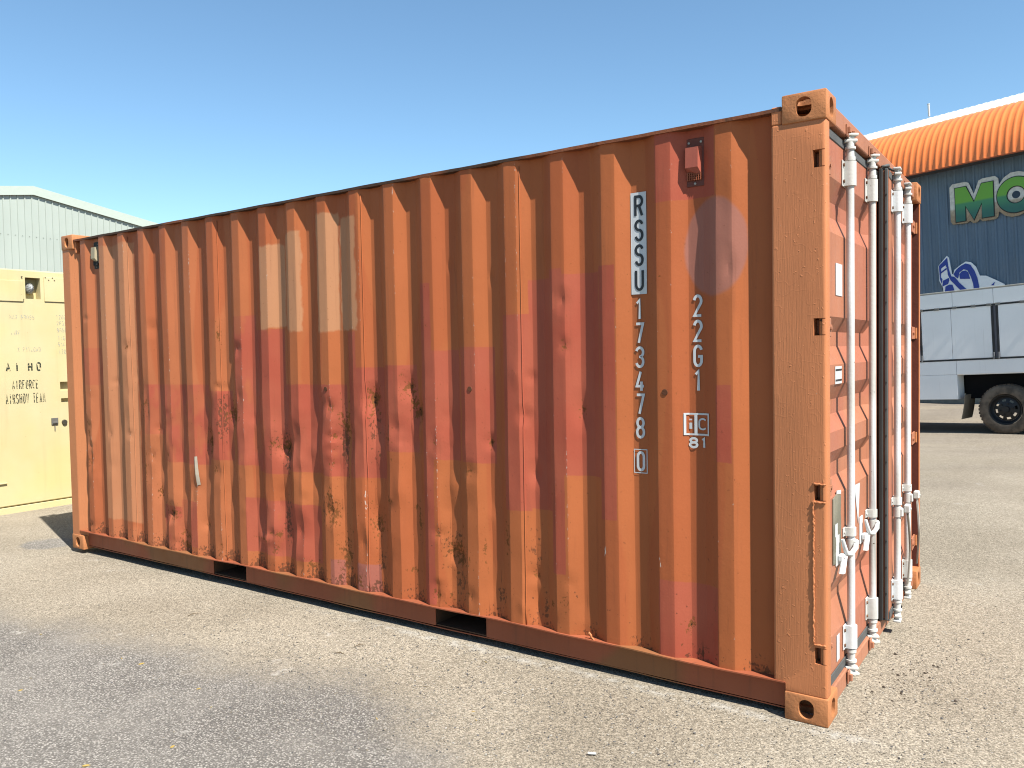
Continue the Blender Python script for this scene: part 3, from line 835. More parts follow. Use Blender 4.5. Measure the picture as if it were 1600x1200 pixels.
# ---- doors
GROOVES = [(2.282, 2.198, 2.131, 2.049), (1.691, 1.628, 1.564, 1.484), (1.399, 1.328, 1.264, 1.194), (1.111, 1.046, 0.982, 0.911), (0.544, 0.463, 0.429, 0.305)]
DW = 1.112
def make_door(near, rods, handle_down):
    s = 1 if near else -1
    if near: ox, oy = 6.020, 0.107
    else: ox, oy = 0.0, 0.0
    def P(u, n, z): return (ox + n, oy + s * u, z)
    zs = [0.112, 0.150]; lev = {}
    for (a, b, c, d) in reversed(GROOVES):
        zs += [d, c, b, a]; lev[c] = 1; lev[b] = 1
    zs += [2.43, 2.478]
    us = [0.0, 0.055, 0.100, 0.93, 0.985, 1.045, DW]
    V, F = [], []
    for z in zs:
        for i, u in enumerate(us):
            dep = -.036 if (z in lev and i in (2, 3)) else 0.0
            V.append(P(u, dep, z))
    nu = len(us)
    for j in range(len(zs) - 1):
        for i in range(nu - 1):
            F.append((j * nu + i, j * nu + i + 1, (j + 1) * nu + i + 1, (j + 1) * nu + i))
    # back and edges
    base = len(V)
    T = -.050
    V += [P(0, T, zs[0]), P(DW, T, zs[0]), P(DW, T, zs[-1]), P(0, T, zs[-1])]
    F.append((base, base + 1, base + 2, base + 3))
    nz = len(zs)
    F.append(tuple([i for i in range(nu)] + [base + 1, base]))
    F.append(tuple([(nz - 1) * nu + i for i in range(nu)] + [base + 2, base + 3]))
    F.append(tuple([j * nu for j in range(nz)] + [base + 3, base]))
    F.append(tuple([j * nu + nu - 1 for j in range(nz)] + [base + 2, base + 1]))
    d = mesh_obj('door', V, F, MAT['door'], CT, recalc=True)
    def sub(b, name, mat, smooth=False, angle=40): return b.build(name, mat, d, smooth, angle)
    def B3(b, u0, u1, n0, n1, z0, z1, bev=0):
        p, q_ = P(u0, n0, z0), P(u1, n1, z1)
        return b.box(min(p[0], q_[0]), max(p[0], q_[0]), min(p[1], q_[1]), max(p[1], q_[1]), z0, z1, bev)
    # gaskets
    sub(B3(Bag(), .03, DW - .002, -.034, -.008, 2.479, 2.494, .003), 'top_gasket', MAT['gasketg'])
    sub(B3(Bag(), .03, DW - .002, -.010, .004, 2.440, 2.4775, .003), 'top_gasket', MAT['gasketg'])
    sub(B3(Bag(), .03, DW - .002, -.034, .003, .1005, .1115, .002), 'bottom_gasket', MAT['gasketg'])
    sub(B3(Bag(), .03, DW - .002, .0005, .006, .113, .150, .002), 'bottom_gasket', MAT['gasketg'])
    if near:
        sub(B3(Bag(), DW + .0005, DW + .006, -.045, -.012, .12, 2.47, .002), 'edge_gasket', MAT['gasket'])
    else:
        sub(B3(Bag(), DW + .0005, DW + .010, -.018, -.002, .105, 2.485, .003), 'edge_gasket', MAT['gasketg'])
        g = sub(B3(Bag(), DW + .0005, DW + .026, -.046, -.026, .105, 2.485, .004), 'edge_gasket', MAT['gasket'])
        for zz in np.arange(.25, 2.4, .14):
            p = P(DW + .0105, -.010, zz)
            sub(Bag().cyl(p, (p[0], p[1] + s * .003, p[2]), .004, n=8), 'gasket_screw', MAT['gasket'])
    # hinges
    for (a, z1) in HZ:
        h = Bag()
        B3(h, -.045 if near else -.074, .075, .001, .011, a - .004, z1 + .004, .002)
        B3(h, -.048, .0, -.018, .008, a + .004, z1 - .004, .003)
        for uu in (.02, .055):
            p = P(uu, .011, (a + z1) / 2); h.cyl(p, (p[0] + .007, p[1], p[2]), .011, n=8)
        sub(h, 'hinge', MAT['doorframe'] if near else MAT['door'], True, 35)
    NR = .027
    for u in rods:
        wob = .0015
        pts = [P(u + wob * math.sin(z * 2), NR, z) for z in np.linspace(.175, 2.40, 24)]
        sub(Bag().tube(pts, .0172, 16), 'lock_rod', MAT['white'], True, 50)
        # cam ends
        for top in (1, -1):
            c = Bag()
            e = 2.40 if top > 0 else .175
            p = lambda dz: P(u, NR, e + top * dz)
            c.cyl(p(-.012), p(.004), .0225, n=16)
            c.cyl(p(.004), p(.040), .0185, .0160, n=16)
            c.cyl(p(.038), p(.048), .0240, n=16)
            c.cyl(p(.048), p(.072), .0175, n=14)
            tw = R(25) if near else R(75)
            for dz0, dz1, rr, ang in ((.068, .082, .030, tw), (.082, .098, .018, tw + .5), (.096, .108, .033, tw + .25)):
                t = bmesh.new(); bmesh.ops.create_cube(t, size=1)
                bmesh.ops.scale(t, vec=(rr * 1.9, rr * 1.15, abs(dz1 - dz0)), verts=t.verts[:])
                bmesh.ops.bevel(t, geom=t.edges[:], offset=.004, segments=2, affect='EDGES', profile=.5)
                M = Matrix.Translation(Vector(p((dz0 + dz1) / 2))) @ Matrix.Rotation(ang * s, 4, 'Z')
                c._join(t, M)
            sub(c, 'rod_cam', MAT['whitedirty'], True, 35)
        # bearing brackets: half sleeve with bolted flange
        for (z0, z1) in ((2.272, 2.388), (.188, .300)):
            b = Bag()
            B3(b, u - .052, u + .052, .001, .007, z0, z1, .002)
            pr = []
            for k in range(13):
                a = math.pi * k / 12
                pr.append((math.cos(a) * .026, NR + math.sin(a) * .026))
            poly = [(.026, .006)] + pr + [(-.026, .006)]
            pp = [P(u + q_[0], q_[1], 0)[:2] for q_ in poly]
            b.prism(pp, 'z', z0 + .004, z1 - .004)
            for bu in (-.041, .041):
                for bz in (z0 + .022, z1 - .022):
                    p = P(u + bu, .0072, bz); sub(Bag().cyl(p, (p[0] + .006, p[1], p[2]), .0075, n=8), 'bracket_bolt', MAT['bolt'])
            sub(b, 'rod_bracket', MAT['white'], True, 35)
        # guide strap above the handle
        b = Bag()
        B3(b, u - .050, u + .050, .001, .006, .705, .745, .0015)
        pp = [P(u + math.cos(math.pi * k / 10) * .0245, NR + math.sin(math.pi * k / 10) * .0225, 0)[:2] for k in range(11)]
        pp = [P(u + .0245, .005, 0)[:2]] + pp + [P(u - .0245, .005, 0)[:2]]
        b.prism(pp, 'z', .706, .744)
        p = P(u - .040, .006, .725); b.cyl(p, (p[0] + .005, p[1], p[2]), .007, n=8)
        p = P(u + .040, .006, .725); b.cyl(p, (p[0] + .005, p[1], p[2]), .007, n=8)
        sub(b, 'rod_guide', MAT['whitedirty'], True, 35)
        # handle hub and handle
        hub = Bag()
        p = P(u, NR, 0)
        hub.cyl((p[0], p[1], .640), (p[0], p[1], .690), .0235, n=14)
        B3(hub, u - .018, u + .018, NR + .008, NR + .030, .642, .688, .005)
        sub(hub, 'handle_hub', MAT['whitedirty'], True, 35)
        if not handle_down:
            pts = [P(u + .004, NR + .022, .682), P(u - .03, NR + .024, .655), P(u - .075, NR + .016, .638), P(u - .115, NR + .006, .648), P(u - .135, NR + .0, .690), P(u - .140, NR - .004, .715)]
            sub(Bag().tube(pts, [.011, .012, .012, .011, .009, .007], 8), 'lock_handle', MAT['white'], True, 50)
            ct = Bag()
            B3(ct, u - .185, u - .125, .001, .006, .600, .735, .002)
            B3(ct, u - .165, u - .115, .006, .030, .618, .650, .006)
            q1 = P(u - .135, .030, .640); q2 = P(u - .220, .036, .585)
            ct.tube([q1, q1, q2], [.006, .012, .014], 6)
            sub(ct, 'handle_catch', MAT['white'], True, 35)
        else:
            pts = [P(u, NR + .046, .672 - t_ * .37) for t_ in np.linspace(0, 1, 9)]
            hb = Bag(); vs_, fs = [], []
            for i, t_ in enumerate(np.linspace(0, 1, 10)):
                z = .672 - .40 * t_; nn = NR + .046 + .012 * math.sin(t_ * 3.1); wd_ = .017 + .003 * math.sin(t_ * 9)
                for (du, dn) in ((-wd_, -.004), (wd_, -.004), (wd_, .004), (-wd_, .004)):
                    vs_.append(P(u - .028 + du, nn + dn, z))
            for i in range(9):
                for k in range(4): fs.append((i * 4 + k, i * 4 + (k + 1) % 4, (i + 1) * 4 + (k + 1) % 4, (i + 1) * 4 + k))
            fs += [(3, 2, 1, 0), (36, 37, 38, 39)]
            hb.add(vs_, fs)
            sub(hb, 'lock_handle', MAT['handle'])
            kb = Bag()
            B3(kb, u - .055, u + .0, NR + .030, NR + .062, .660, .705, .006)
            p = P(u - .028, NR + .062, .682); kb.cyl(p, (p[0] + .004, p[1], p[2]), .006, n=8)
            sub(kb, 'handle_block', MAT['whitedirty'], True, 35)
    return d
door1 = make_door(True, (0.358, 0.838), False)
door2 = make_door(False, (0.50, 0.98), True)
door2.location = (6.020, 2.331, 0)
door2.rotation_euler = (0, 0, R(2.8))
# cam keepers on header and sill
for y_ in (.465, .945, 1.493, 1.973):
    for (z0, z1) in ((2.500, 2.530), (.052, .085)):
        b = Bag()
        b.box(6.041, 6.047, y_ - .055, y_ + .055, z0 - .012, z1 + .012, .002)
        b.box(6.047, 6.062, y_ - .052, y_ - .036, z0, z1, .003).box(6.047, 6.062, y_ + .036, y_ + .052, z0, z1, .003)
        b.build('cam_keeper', MAT['doorframe'], CT)
# torn sealant above the far leaf
b = Bag()
b.tube([(6.045, 1.20, 2.495), (6.07, 1.23, 2.502), (6.055, 1.30, 2.507), (6.075, 1.38, 2.497)], [.006, .010, .008, .004], 6)
b.build('torn_gasket', MAT['gasketg'], CT, True)

# stickers on the near leaf (thin plates)
def sticker(poly, mat, x=6.0215, t=.0012, name='sticker'):
    return Bag().prism(poly, 'x', x, x + t).build(name, mat, door1)
sticker([(.300, 1.785), (.418, 1.785), (.418, 1.925), (.300, 1.925)], MAT['decal_white'])
lb = sticker([(.285, 1.399), (.405, 1.399), (.405, 1.476), (.285, 1.476)], MAT['decal_white'])
sticker([(.290, 1.456), (.400, 1.456), (.400, 1.464), (.290, 1.464)], MAT['decal_black'], 6.0232, .0006, 'label_bar')
sticker([(.290, 1.411), (.400, 1.411), (.400, 1.419), (.290, 1.419)], MAT['decal_black'], 6.0232, .0006, 'label_bar')
sticker([(.23, .62), (.375, .60), (.372, .80), (.365, .82), (.372, .905), (.30, .918), (.23, .905)], MAT['plate'], 6.0215, .004, 'data_plate')
sticker([(.30, .918), (.372, .908), (.372, .925), (.30, .932)], MAT['decal_white'], 6.0215, .004, 'data_plate')
sticker([(.255, .735), (.300, .735), (.300, .79), (.255, .79)], MAT['decal_white'], 6.0265, .001)
sticker([(.655, .905), (.775, .900), (.735, .705)], MAT['decal_white'])
sticker([(.300, .172), (.350, .172), (.350, .288), (.300, .288)], MAT['decal_white'])

# ---- vents
def vent(cx, zt, cover_mat, broken):
    y0 = float(panel_y(cx, zt - .1))
    b = Bag(); b.box(cx - .040, cx + .040, y0 - .005, y0 - .0005, zt - .212, zt, .002)
    pl = b.build('side_vent', MAT['gasket'] if broken else MAT['ventplate'], CT)
    V = [(cx - .036, y0 - .006, zt - .036), (cx + .030, y0 - .006, zt - .036), (cx - .036, y0 - .030, zt - .044), (cx + .022, y0 - .030, zt - .044),
         (cx - .036, y0 - .034, zt - .132), (cx + .022, y0 - .034, zt - .132), (cx - .036, y0 - .006, zt - .150), (cx + .032, y0 - .006, zt - .168)]
    F = [(0, 1, 3, 2), (2, 3, 5, 4), (4, 5, 7, 6), (0, 2, 4, 6), (1, 7, 5, 3)]
    mesh_obj('vent_cover', V, F, cover_mat, pl, recalc=True)
    g = Bag()
    for i in range(7):
        xx = cx - .034 + i * .010
        g.box(xx, xx + .004, y0 - .016, y0 - .006, zt - .186, zt - .152)
    for i in range(4):
        zz = zt - .184 + i * .010
        g.box(cx - .034, cx + .030, y0 - .013, y0 - .008, zz, zz + .003)
    g.build('vent_grille', MAT['gasket'] if broken else MAT['rail'], pl)
    for (px_, pz_) in ((-.028, -.020), (.028, -.020), (0, -.200)):
        Bag().cyl((cx + px_, y0 - .005, zt + pz_), (cx + px_, y0 - .010, zt + pz_), .005, n=8).build('rivet', MAT['handle'], pl)
MAT['ventplate'] = painted('vent_plate', (0.22, 0.075, 0.055), 0.5, 0.1, 0.3, 0.2, 60)
MAT['ventred'] = painted('vent_red', (0.50, 0.135, 0.09), 0.45, 0.05, 0.1, 0.1, 60)
MAT['ventbeige'] = plain('vent_bare_beige', (0.50, 0.42, 0.27), 0.6, 0.3)
vent(5.490, 2.494, MAT['ventred'], False)
vent(0.468, 2.505, MAT['ventbeige'], True)
# small round plugs on the outer flats
for (x_, z_) in ((3.114, 1.360), (4.228, 1.372), (5.349, 1.369)):
    y_ = float(panel_y(x_, z_))
    Bag().cyl((x_, y_ + .002, z_), (x_, y_ - .003, z_), .0150, .0140, n=20).build('blanking_plug', MAT['plug'] if 'plug' in MAT else MAT.setdefault('plug', painted('rusty_plug', (0.17, 0.065, 0.032), 0.7, 0.2, 1.0, 0.4, 120)), CT, True, 40)
# little lashing hook on the bottom rail
Bag().tube([(4.945, .018, .1565), (4.945, .016, .175), (4.938, .010, .189), (4.932, .008, .180)], [.007, .006, .005, .004], 6).tube([(4.945, .018, .166), (4.965, .010, .158)], [.005, .004], 6).build('lashing_hook', MAT['post'], CT, True)

# ------------------------------------------------------------------ stroke lettering
def arc(cx, cy, rx, ry, a0, a1, n=10):
    return [(cx + rx * math.cos(R(a0 + (a1 - a0) * i / n)), cy + ry * math.sin(R(a0 + (a1 - a0) * i / n))) for i in range(n + 1)]
O_ = arc(.5, .76, .5, .24, 0, 180) + arc(.5, .24, .5, .24, 180, 360)
GL = {
 'R': [[(0, 0), (0, 1)] + [(.55, 1)] + arc(.55, .76, .45, .24, 90, -90, 10)[1:] + [(0.06, .52)], [(.55, .50), (1, 0)]],
 'S': [arc(.5, .76, .5, .24, 15, 270, 12) + arc(.5, .26, .5, .26, 90, -165, 12)[1:]],
 'U': [[(0, 1)] + arc(.5, .27, .5, .27, 180, 360, 12) + [(1, 1)]],
 '1': [[(.15, .82), (.55, 1), (.55, 0)]],
 '7': [[(0, 1), (1, 1), (.38, 0)]],
 '3': [arc(.5, .76, .5, .24, 165, -80, 12) + arc(.5, .26, .5, .26, 80, -165, 12)],
 '4': [[(.62, 1), (0, .24), (1.05, .24)], [(.72, .48), (.72, 0)]],
 '8': [arc(.5, .765, .45, .235, -90, 270, 18), arc(.5, .265, .5, .265, 90, 450, 18)],
 '0': [O_ + [O_[0]]], 'O': [O_ + [O_[0]]],
 '2': [arc(.5, .74, .5, .26, 170, -25, 12) + [(0, 0), (1, 0)]],
 '6': [arc(.5, .70, .5, .30, 20, 180, 8) + arc(.5, .28, .5, .28, 180, 520, 14)[0:]],
 '5': [[(.95, 1), (.1, 1), (.05, .56)] + arc(.5, .30, .5, .30, 120, -160, 12)],
 '9': [arc(.5, .72, .5, .28, 0, 360, 14) + arc(.5, .30, .5, .30, 0, -160, 8)],
 'G': [arc(.5, .74, .5, .26, 15, 180, 10) + arc(.5, .26, .5, .26, 180, 360, 10) + [(1, .47), (.5, .47)]],
 'C': [arc(.5, .72, .5, .28, 30, 180, 10) + arc(.5, .28, .5, .28, 180, 330, 10)],
 'i': [[(.5, 0), (.5, .62)], [(.5, .86), (.5, 1)]],
 'A': [[(0, 0), (.5, 1), (1, 0)], [(.24, .33), (.76, .33)]],
 'I': [[(.5, 0), (.5, 1)]],
 'F': [[(0, 0), (0, 1), (1, 1)], [(.12, .52), (.8, .52)]],
 'E': [[(1, 1), (0, 1), (0, 0), (1, 0)], [(.12, .52), (.8, .52)]],
 'H': [[(0, 0), (0, 1)], [(1, 0), (1, 1)], [(.12, .5), (.88, .5)]],
 'W': [[(0, 1), (.25, 0), (.5, .8), (.75, 0), (1, 1)]],
 'T': [[(0, 1), (1, 1)], [(.5, 0), (.5, .88)]],
 'M': [[(0, 0), (0, 1), (.5, .35), (1, 1), (1, 0)]],
 'X': [[(0, 0), (1, 1)], [(0, 1), (.42, .56)], [(.58, .44), (1, 0)]],
 'P': [[(0, 0), (0, 1), (.55, 1)] + arc(.55, .75, .45, .25, 90, -90, 10)[1:] + [(.06, .5)]],
 'Y': [[(0, 1), (.5, .48), (1, 1)], [(.5, .42), (.5, 0)]],
 'L': [[(0, 1), (0, 0), (1, 0)]],
 'D': [[(0, 0), (0, 1), (.45, 1)] + arc(.45, .5, .55, .5, 90, -90, 12)[1:] + [(.06, 0)]],
 'K': [[(0, 0), (0, 1)], [(.95, 1), (.1, .45)], [(.35, .55), (1, 0)]],
 'B': [[(0, .5), (0, 1), (.5, 1)] + arc(.5, .76, .42, .24, 90, -90, 10)[1:] + [(.06, .52)], [(0, .5), (0, 0), (.55, 0)] + arc(.55, .25, .45, .25, -90, 90, 10)[1:] + [(.2, .47)]],
}
def ribbon(pts, wd):
    n = len(pts); P2 = [Vector(p) for p in pts]
    closed = (P2[0] - P2[-1]).length < 1e-5
    L_, R_ = [], []
    for i in range(n):
        if closed:
            a = P2[(i - 1) if i > 0 else n - 2]; b = P2[(i + 1) if i < n - 1 else 1]
        else:
            a = P2[max(0, i - 1)]; b = P2[min(n - 1, i + 1)]
        d0 = (P2[i] - a); d1 = (b - P2[i])
        if d0.length < 1e-7: d0 = d1
        if d1.length < 1e-7: d1 = d0
        d0 = d0.normalized(); d1 = d1.normalized()
        n0 = Vector((-d0.y, d0.x)); n1 = Vector((-d1.y, d1.x))
        mt = n0 + n1
        if mt.length < 1e-4: mt = n0
        mt.normalize()
        sc_ = min(1.6, 1 / max(.35, mt.dot(n0)))
        L_.append(P2[i] + mt * wd / 2 * sc_); R_.append(P2[i] - mt * wd / 2 * sc_)
    V = L_ + R_
    F = [(i, i + 1, n + i + 1, n + i) for i in range(n - 1)]
    return V, F
def glyph(ch, x0, z0, wd, ht, sw, lift=0.0004):
    """list of (verts(x, z, extra lift), faces)"""
    out = []
    for si, st in enumerate(GL[ch]):
        pts = [(x0 + sw / 2 + p[0] * (wd - sw), z0 + sw / 2 + p[1] * (ht - sw)) for p in st]
        V, F = ribbon(pts, sw)
        out.append(([(v.x, v.y, si * lift) for v in V], F))
    return out

def conform_obj(name, parts, mat, lift, parent=None, yfun=panel_y):
    """flat (x, z) shapes cut at the folds of the side wall and laid on it"""
    t = bmesh.new()
    for V, F in parts:
        bv = [t.verts.new((v[0], -v[2], v[1])) for v in V]
        for f in F:
            try: t.faces.new([bv[i] for i in f])
            except ValueError: pass
    x0 = min(v.co.x for v in t.verts); x1 = max(v.co.x for v in t.verts)
    z0 = min(v.co.z for v in t.verts); z1 = max(v.co.z for v in t.verts)
    for cx in cols_x:
        if x0 < cx < x1:
            bmesh.ops.bisect_plane(t, geom=t.verts[:] + t.edges[:] + t.faces[:], plane_co=(cx, 0, 0), plane_no=(1, 0, 0))
    for rz in rows_z[::4]:
        if z0 < rz < z1:
            bmesh.ops.bisect_plane(t, geom=t.verts[:] + t.edges[:] + t.faces[:], plane_co=(0, 0, rz), plane_no=(0, 0, 1))
    for v in t.verts:
        v.co.y = v.co.y + float(yfun(v.co.x, v.co.z)) - lift
    for f in t.faces:
        if f.normal.y > 0: f.normal_flip()
    bmesh.ops.recalc_face_normals(t, faces=t.faces[:])
    me = bpy.data.meshes.new(name); t.to_mesh(me); t.free()
    me.materials.append(mat)
    return link(bpy.data.objects.new(name, me), parent)

def rect(x0, x1, z0, z1, e=0): return ([(x0, z0, e), (x1, z0, e), (x1, z1, e), (x0, z1, e)], [(0, 1, 2, 3)])
LT = .0035
conform_obj('marking_panel', [rect(5.172, 5.252, 1.822, 2.292)], MAT['decal_white'], LT, SP)
zt = [2.279, 2.167, 2.053, 1.938]
for ch, z_ in zip('RSSU', zt):
    conform_obj('marking_letter', glyph(ch, 5.190, z_ - .101, .046, .101, .0125), MAT['decal_black'], LT + .0015, SP)
for ch, z_ in zip('173478', [1.802, 1.691, 1.580, 1.468, 1.360, 1.250]):
    conform_obj('marking_digit', glyph(ch, 5.187, z_ - .101, .047, .101, .0125), MAT['decal_white'], LT, SP)
conform_obj('marking_digit', glyph('0', 5.189, .995, .043, .095, .0125), MAT['decal_white'], LT, SP)
fr = []
for (a, b_, c, d_) in ((5.175, 5.244, 1.0955, 1.0995), (5.175, 5.244, .986, .990), (5.175, 5.179, .990, 1.0955), (5.240, 5.244, .990, 1.0955)): fr.append(rect(a, b_, c, d_))
conform_obj('marking_box', fr, MAT['decal_white'], LT, SP)
for ch, z_ in zip('22G1', [1.805, 1.693, 1.582, 1.471]):
    conform_obj('marking_digit', glyph(ch, 5.473, z_ - .100, .045, .100, .0125), MAT['decal_white'], LT, SP)
fr = []
for (a, b_, c, d_) in ((5.430, 5.548, 1.268, 1.276), (5.430, 5.548, 1.176, 1.184), (5.430, 5.440, 1.184, 1.268), (5.541, 5.548, 1.184, 1.268), (5.476, 5.490, 1.184, 1.268)): fr.append(rect(a, b_, c, d_))
conform_obj('marking_box', fr, MAT['decal_white'], LT, SP)
conform_obj('marking_letter', glyph('i', 5.445, 1.198, .028, .058, .013), MAT['decal_white'], LT, SP)
conform_obj('marking_letter', glyph('C', 5.495, 1.200, .040, .054, .0075), MAT['decal_white'], LT, SP)
conform_obj('marking_digit', glyph('8', 5.450, 1.117, .044, .051, .0105), MAT['decal_white'], LT, SP)
conform_obj('marking_digit', glyph('1', 5.505, 1.117, .030, .051, .0105), MAT['decal_white'], LT, SP)
# pale tape strip low on the left half of the wall
conform_obj('tape_strip', [([(1.742, .865, 0), (1.765, .868, 0), (1.778, .665, 0), (1.750, .66, 0)], [(0, 1, 2, 3)])], plain('old_tape', (.62, .52, .40), .5), LT, SP)

# ------------------------------------------------------------------ yellow equipment shelter
YX = -2.34
YS = empty('equipment_shelter', 'pale yellow steel equipment shelter with stencilled lettering and bulkhead lamp', 'shelter', (YX, 0.35, -0.034))
ky = NT('pale_yellow_paint', 0.45, 0.35)
_yc = (ky.hsv((0.84, 0.70, 0.365), 0.5, ky.ramp(ky.noise(1.2, 3), .3, .7, .9, 1.1), ky.ramp(ky.noise(2.0, 4), .3, .7, .96, 1.03)))
_yc = ky.mix(ky.m('MULTIPLY', ky.ramp(ky.noise(1.0, 4, .6, ky.scale(9, 9, .7)), .54, .8), .22), _yc, (.50, .40, .20))
_yc = ky.mix(ky.m('MULTIPLY', ky.ramp(ky.noise(26, 3, .6), .72, .75), .7), _yc, (.35, .22, .08))
ky.color(_yc)
ky.bump(ky.m('ADD', ky.noise(40, 3), ky.m('MULTIPLY', ky.noise(2.2, 2), 3.0)), .10, .003)
MAT['yellow'] = ky.mat
MAT['yellow_dk'] = plain('yellow_recess', (.62, .52, .20), .5)
zb = 0.034
def yb(b, x0, x1, y0, y1, z0, z1, bev=.0):
    return b.box(x0, x1, y0 - .35, y1 - .35, z0 + zb, z1 + zb, bev)
def cut_front():
    A = bag_mesh(yb(Bag(), -5.6, 0.0, -1.30, 1.95, .036, 2.545, .012))
    cs = [bag_mesh(yb(Bag(), -.11, .05, .762, .916, 2.238, 2.466)), bag_mesh(yb(Bag(), -.06, .05, 1.085, 1.32, 1.235, 1.335)), bag_mesh(yb(Bag(), -.05, .05, 1.09, 1.32, 1.108, 1.152))]
    me = boolean_diff(A, cs); me.materials.clear(); me.materials.append(MAT['yellow']); return me
wall_o = link(bpy.data.objects.new('body', cut_front()), YS)
yb(Bag(), -5.58, .004, -1.28, 1.93, -.06, .028, .004).build('skid_base', MAT['yellow'], YS)
yb(Bag(), .001, .012, -.60, .736, 2.205, 2.425, .003).build('hatch', MAT['yellow'], YS)
yb(Bag(), .001, .012, .952, 1.50, 2.215, 2.482, .003).build('hatch', MAT['yellow'], YS)
b = Bag()
for (y_, z_) in ((.728, 2.470), (.735, 2.225), (.965, 2.476), (1.04, 2.476), (1.00, 2.45), (1.06, 2.45)): b.cyl((0, y_ - .35, z_ + zb), (.016, y_ - .35, z_ + zb), .006, n=8)
b.build('screw', plain('screw_dark', (.15, .11, .06), .6), YS)
yb(Bag(), .001, .020, -.4, .50, .283, .298, .003).build('drip_bar', MAT['yellow'], YS)
# bulkhead lamp in the recess
lamp = Bag(); M = Matrix.Translation((-.10, .832 - .35, 2.352 + zb)) @ Matrix.Rotation(R(90), 4, 'Y')
lamp.lathe([(.0, 0), (.052, 0), (.055, .012), (.050, .022), (.0, .022)], 20, M)
lo = lamp.build('lamp_base', plain('lamp_grey', (.30, .29, .26), .4, .5), YS, True, 40)
gl = NT('lamp_glass', 0.12, 0.5); gl.color((0.80, 0.80, 0.78)); gl.b.inputs['Transmission Weight'].default_value = 0.55
g_ = Bag(); M2 = Matrix.Translation((-.078, .832 - .35, 2.352 + zb)) @ Matrix.Rotation(R(90), 4, 'Y') @ Matrix.Diagonal((1.25, .9, 1, 1))
g_.lathe([(.047, 0), (.047, .018), (.043, .036), (.032, .050), (.016, .058), (.001, .060)], 20, M2)
g_.build('lamp_glass', gl.mat, lo, True)
g_ = Bag()
for k in range(6):
    a = math.pi * k / 6
    pts = [(-.078 + .066 * math.sin(t), .832 - .35 + .046 * math.cos(t) * math.sin(a), 2.352 + zb + .064 * math.cos(t) * math.cos(a)) for t in np.linspace(0, math.pi, 11)]
    g_.tube(pts, .0028, 5)
g_.build('lamp_guard', plain('guard_steel', (.55, .55, .53), .35, .5, .6), lo, True)
# latch and lock
b = Bag(); yb(b, 0.0005, .014, .975, 1.045, .868, .940, .002); yb(b, .014, .022, .985, 1.035, .88, .90, .002); yb(b, .001, .010, 1.006, 1.014, .80, .868)
b.build('latch', plain('latch_steel', (.20, .19, .17), .4, .5), YS)
Bag().cyl((0.0005, 1.115 - .35, .885 + zb), (.018, 1.115 - .35, .885 + zb), .030, .026, n=16).build('lock', plain('lock_dark', (.08, .07, .05), .4, .5), YS, True, 40)
def worn(name, c, lo_, hi_):
    k = NT(name, .6, .2)
    k.color(c)
    a = k.ramp(k.noise(48, 3, .6), lo_, hi_)
    k.set(k.b.inputs['Alpha'], a)
    return k.mat
ST_DK = worn('worn_stencil_dark', (.055, .065, .045), .41, .47)
ST_GR = worn('worn_stencil_grey', (.50, .52, .46), .42, .62)
def stencil(txt, y0, z0, pitch, wd, ht, sw, mat, name='stencil_letter'):
    for i, ch in enumerate(txt):
        if ch == ' ': continue
        V, F = [], []
        for (vv, ff) in glyph(ch, y0 + i * pitch, z0, wd, ht, sw):
            o_ = len(V)
            V += [(.0015 + v[2], v[0] - .35, v[1] + zb) for v in vv]
            F += [tuple(j + o_ for j in f) for f in ff]
        mesh_obj(name, V, F, mat, YS)
stencil('MAX GROSS', .592, 2.014, .0285, .021, .050, .006, ST_GR)
stencil('12000', 1.068, 2.024, .0285, .021, .050, .006, ST_GR)
stencil('2650', 1.072, 1.955, .0285, .021, .050, .006, ST_GR)
stencil('TARE', .600, 1.846, .0245, .018, .050, .006, ST_GR)
stencil('8650', 1.072, 1.880, .0285, .021, .050, .006, ST_GR)
stencil('1400', 1.080, 1.792, .0285, .021, .050, .006, ST_GR)
stencil('X PAYLOAD', .660, 1.668, .0268, .020, .052, .006, ST_GR)
stencil('5400', 1.078, 1.722, .0285, .021, .050, .006, ST_GR)
stencil('1200', 1.084, 1.645, .0285, .021, .050, .006, ST_GR)
stencil('A I  H O', .536, 1.460, .0440, .048, .098, .016, ST_DK)
stencil('AIRFORCE', .592, 1.272, .0340, .027, .096, .009, ST_DK)
stencil('AIRSHOW TEAM', .524, 1.118, .0338, .027, .108, .009, ST_DK)

# ------------------------------------------------------------------ grey-green shed on the left
SX = -19.0
SH = empty('metal_shed', 'grey-green ribbed sheet metal shed with low gable roof', 'shed', (SX, 8.57, -0.05))
ks = NT('shed_sheet', 0.42, 0.4)
ks.color(ks.hsv((0.545, 0.60, 0.535), 0.5, 1.0, ks.ramp(ks.noise(.5, 3), .3, .7, .96, 1.04)))
MAT['shed'] = ks.mat
MAT['shed_trim'] = plain('shed_trim', (.62, .695, .61), .45, .4, var=.03)
AP = 6.63 + .05; PT = .158
seq = []
y_ = -10.0
while y_ < 12.0:
    seq += [(y_, 0), (y_ + .150, 0), (y_ + .162, .028), (y_ + .188, .028)]; y_ += .2
V, F = [], []
for (a, d_) in seq: V += [(d_, a, 0), (d_, a, AP - abs(a) * PT)]
F = [(2 * i, 2 * i + 2, 2 * i + 3, 2 * i + 1) for i in range(len(seq) - 1)]
mesh_obj('wall', V, F, MAT['shed'], SH)
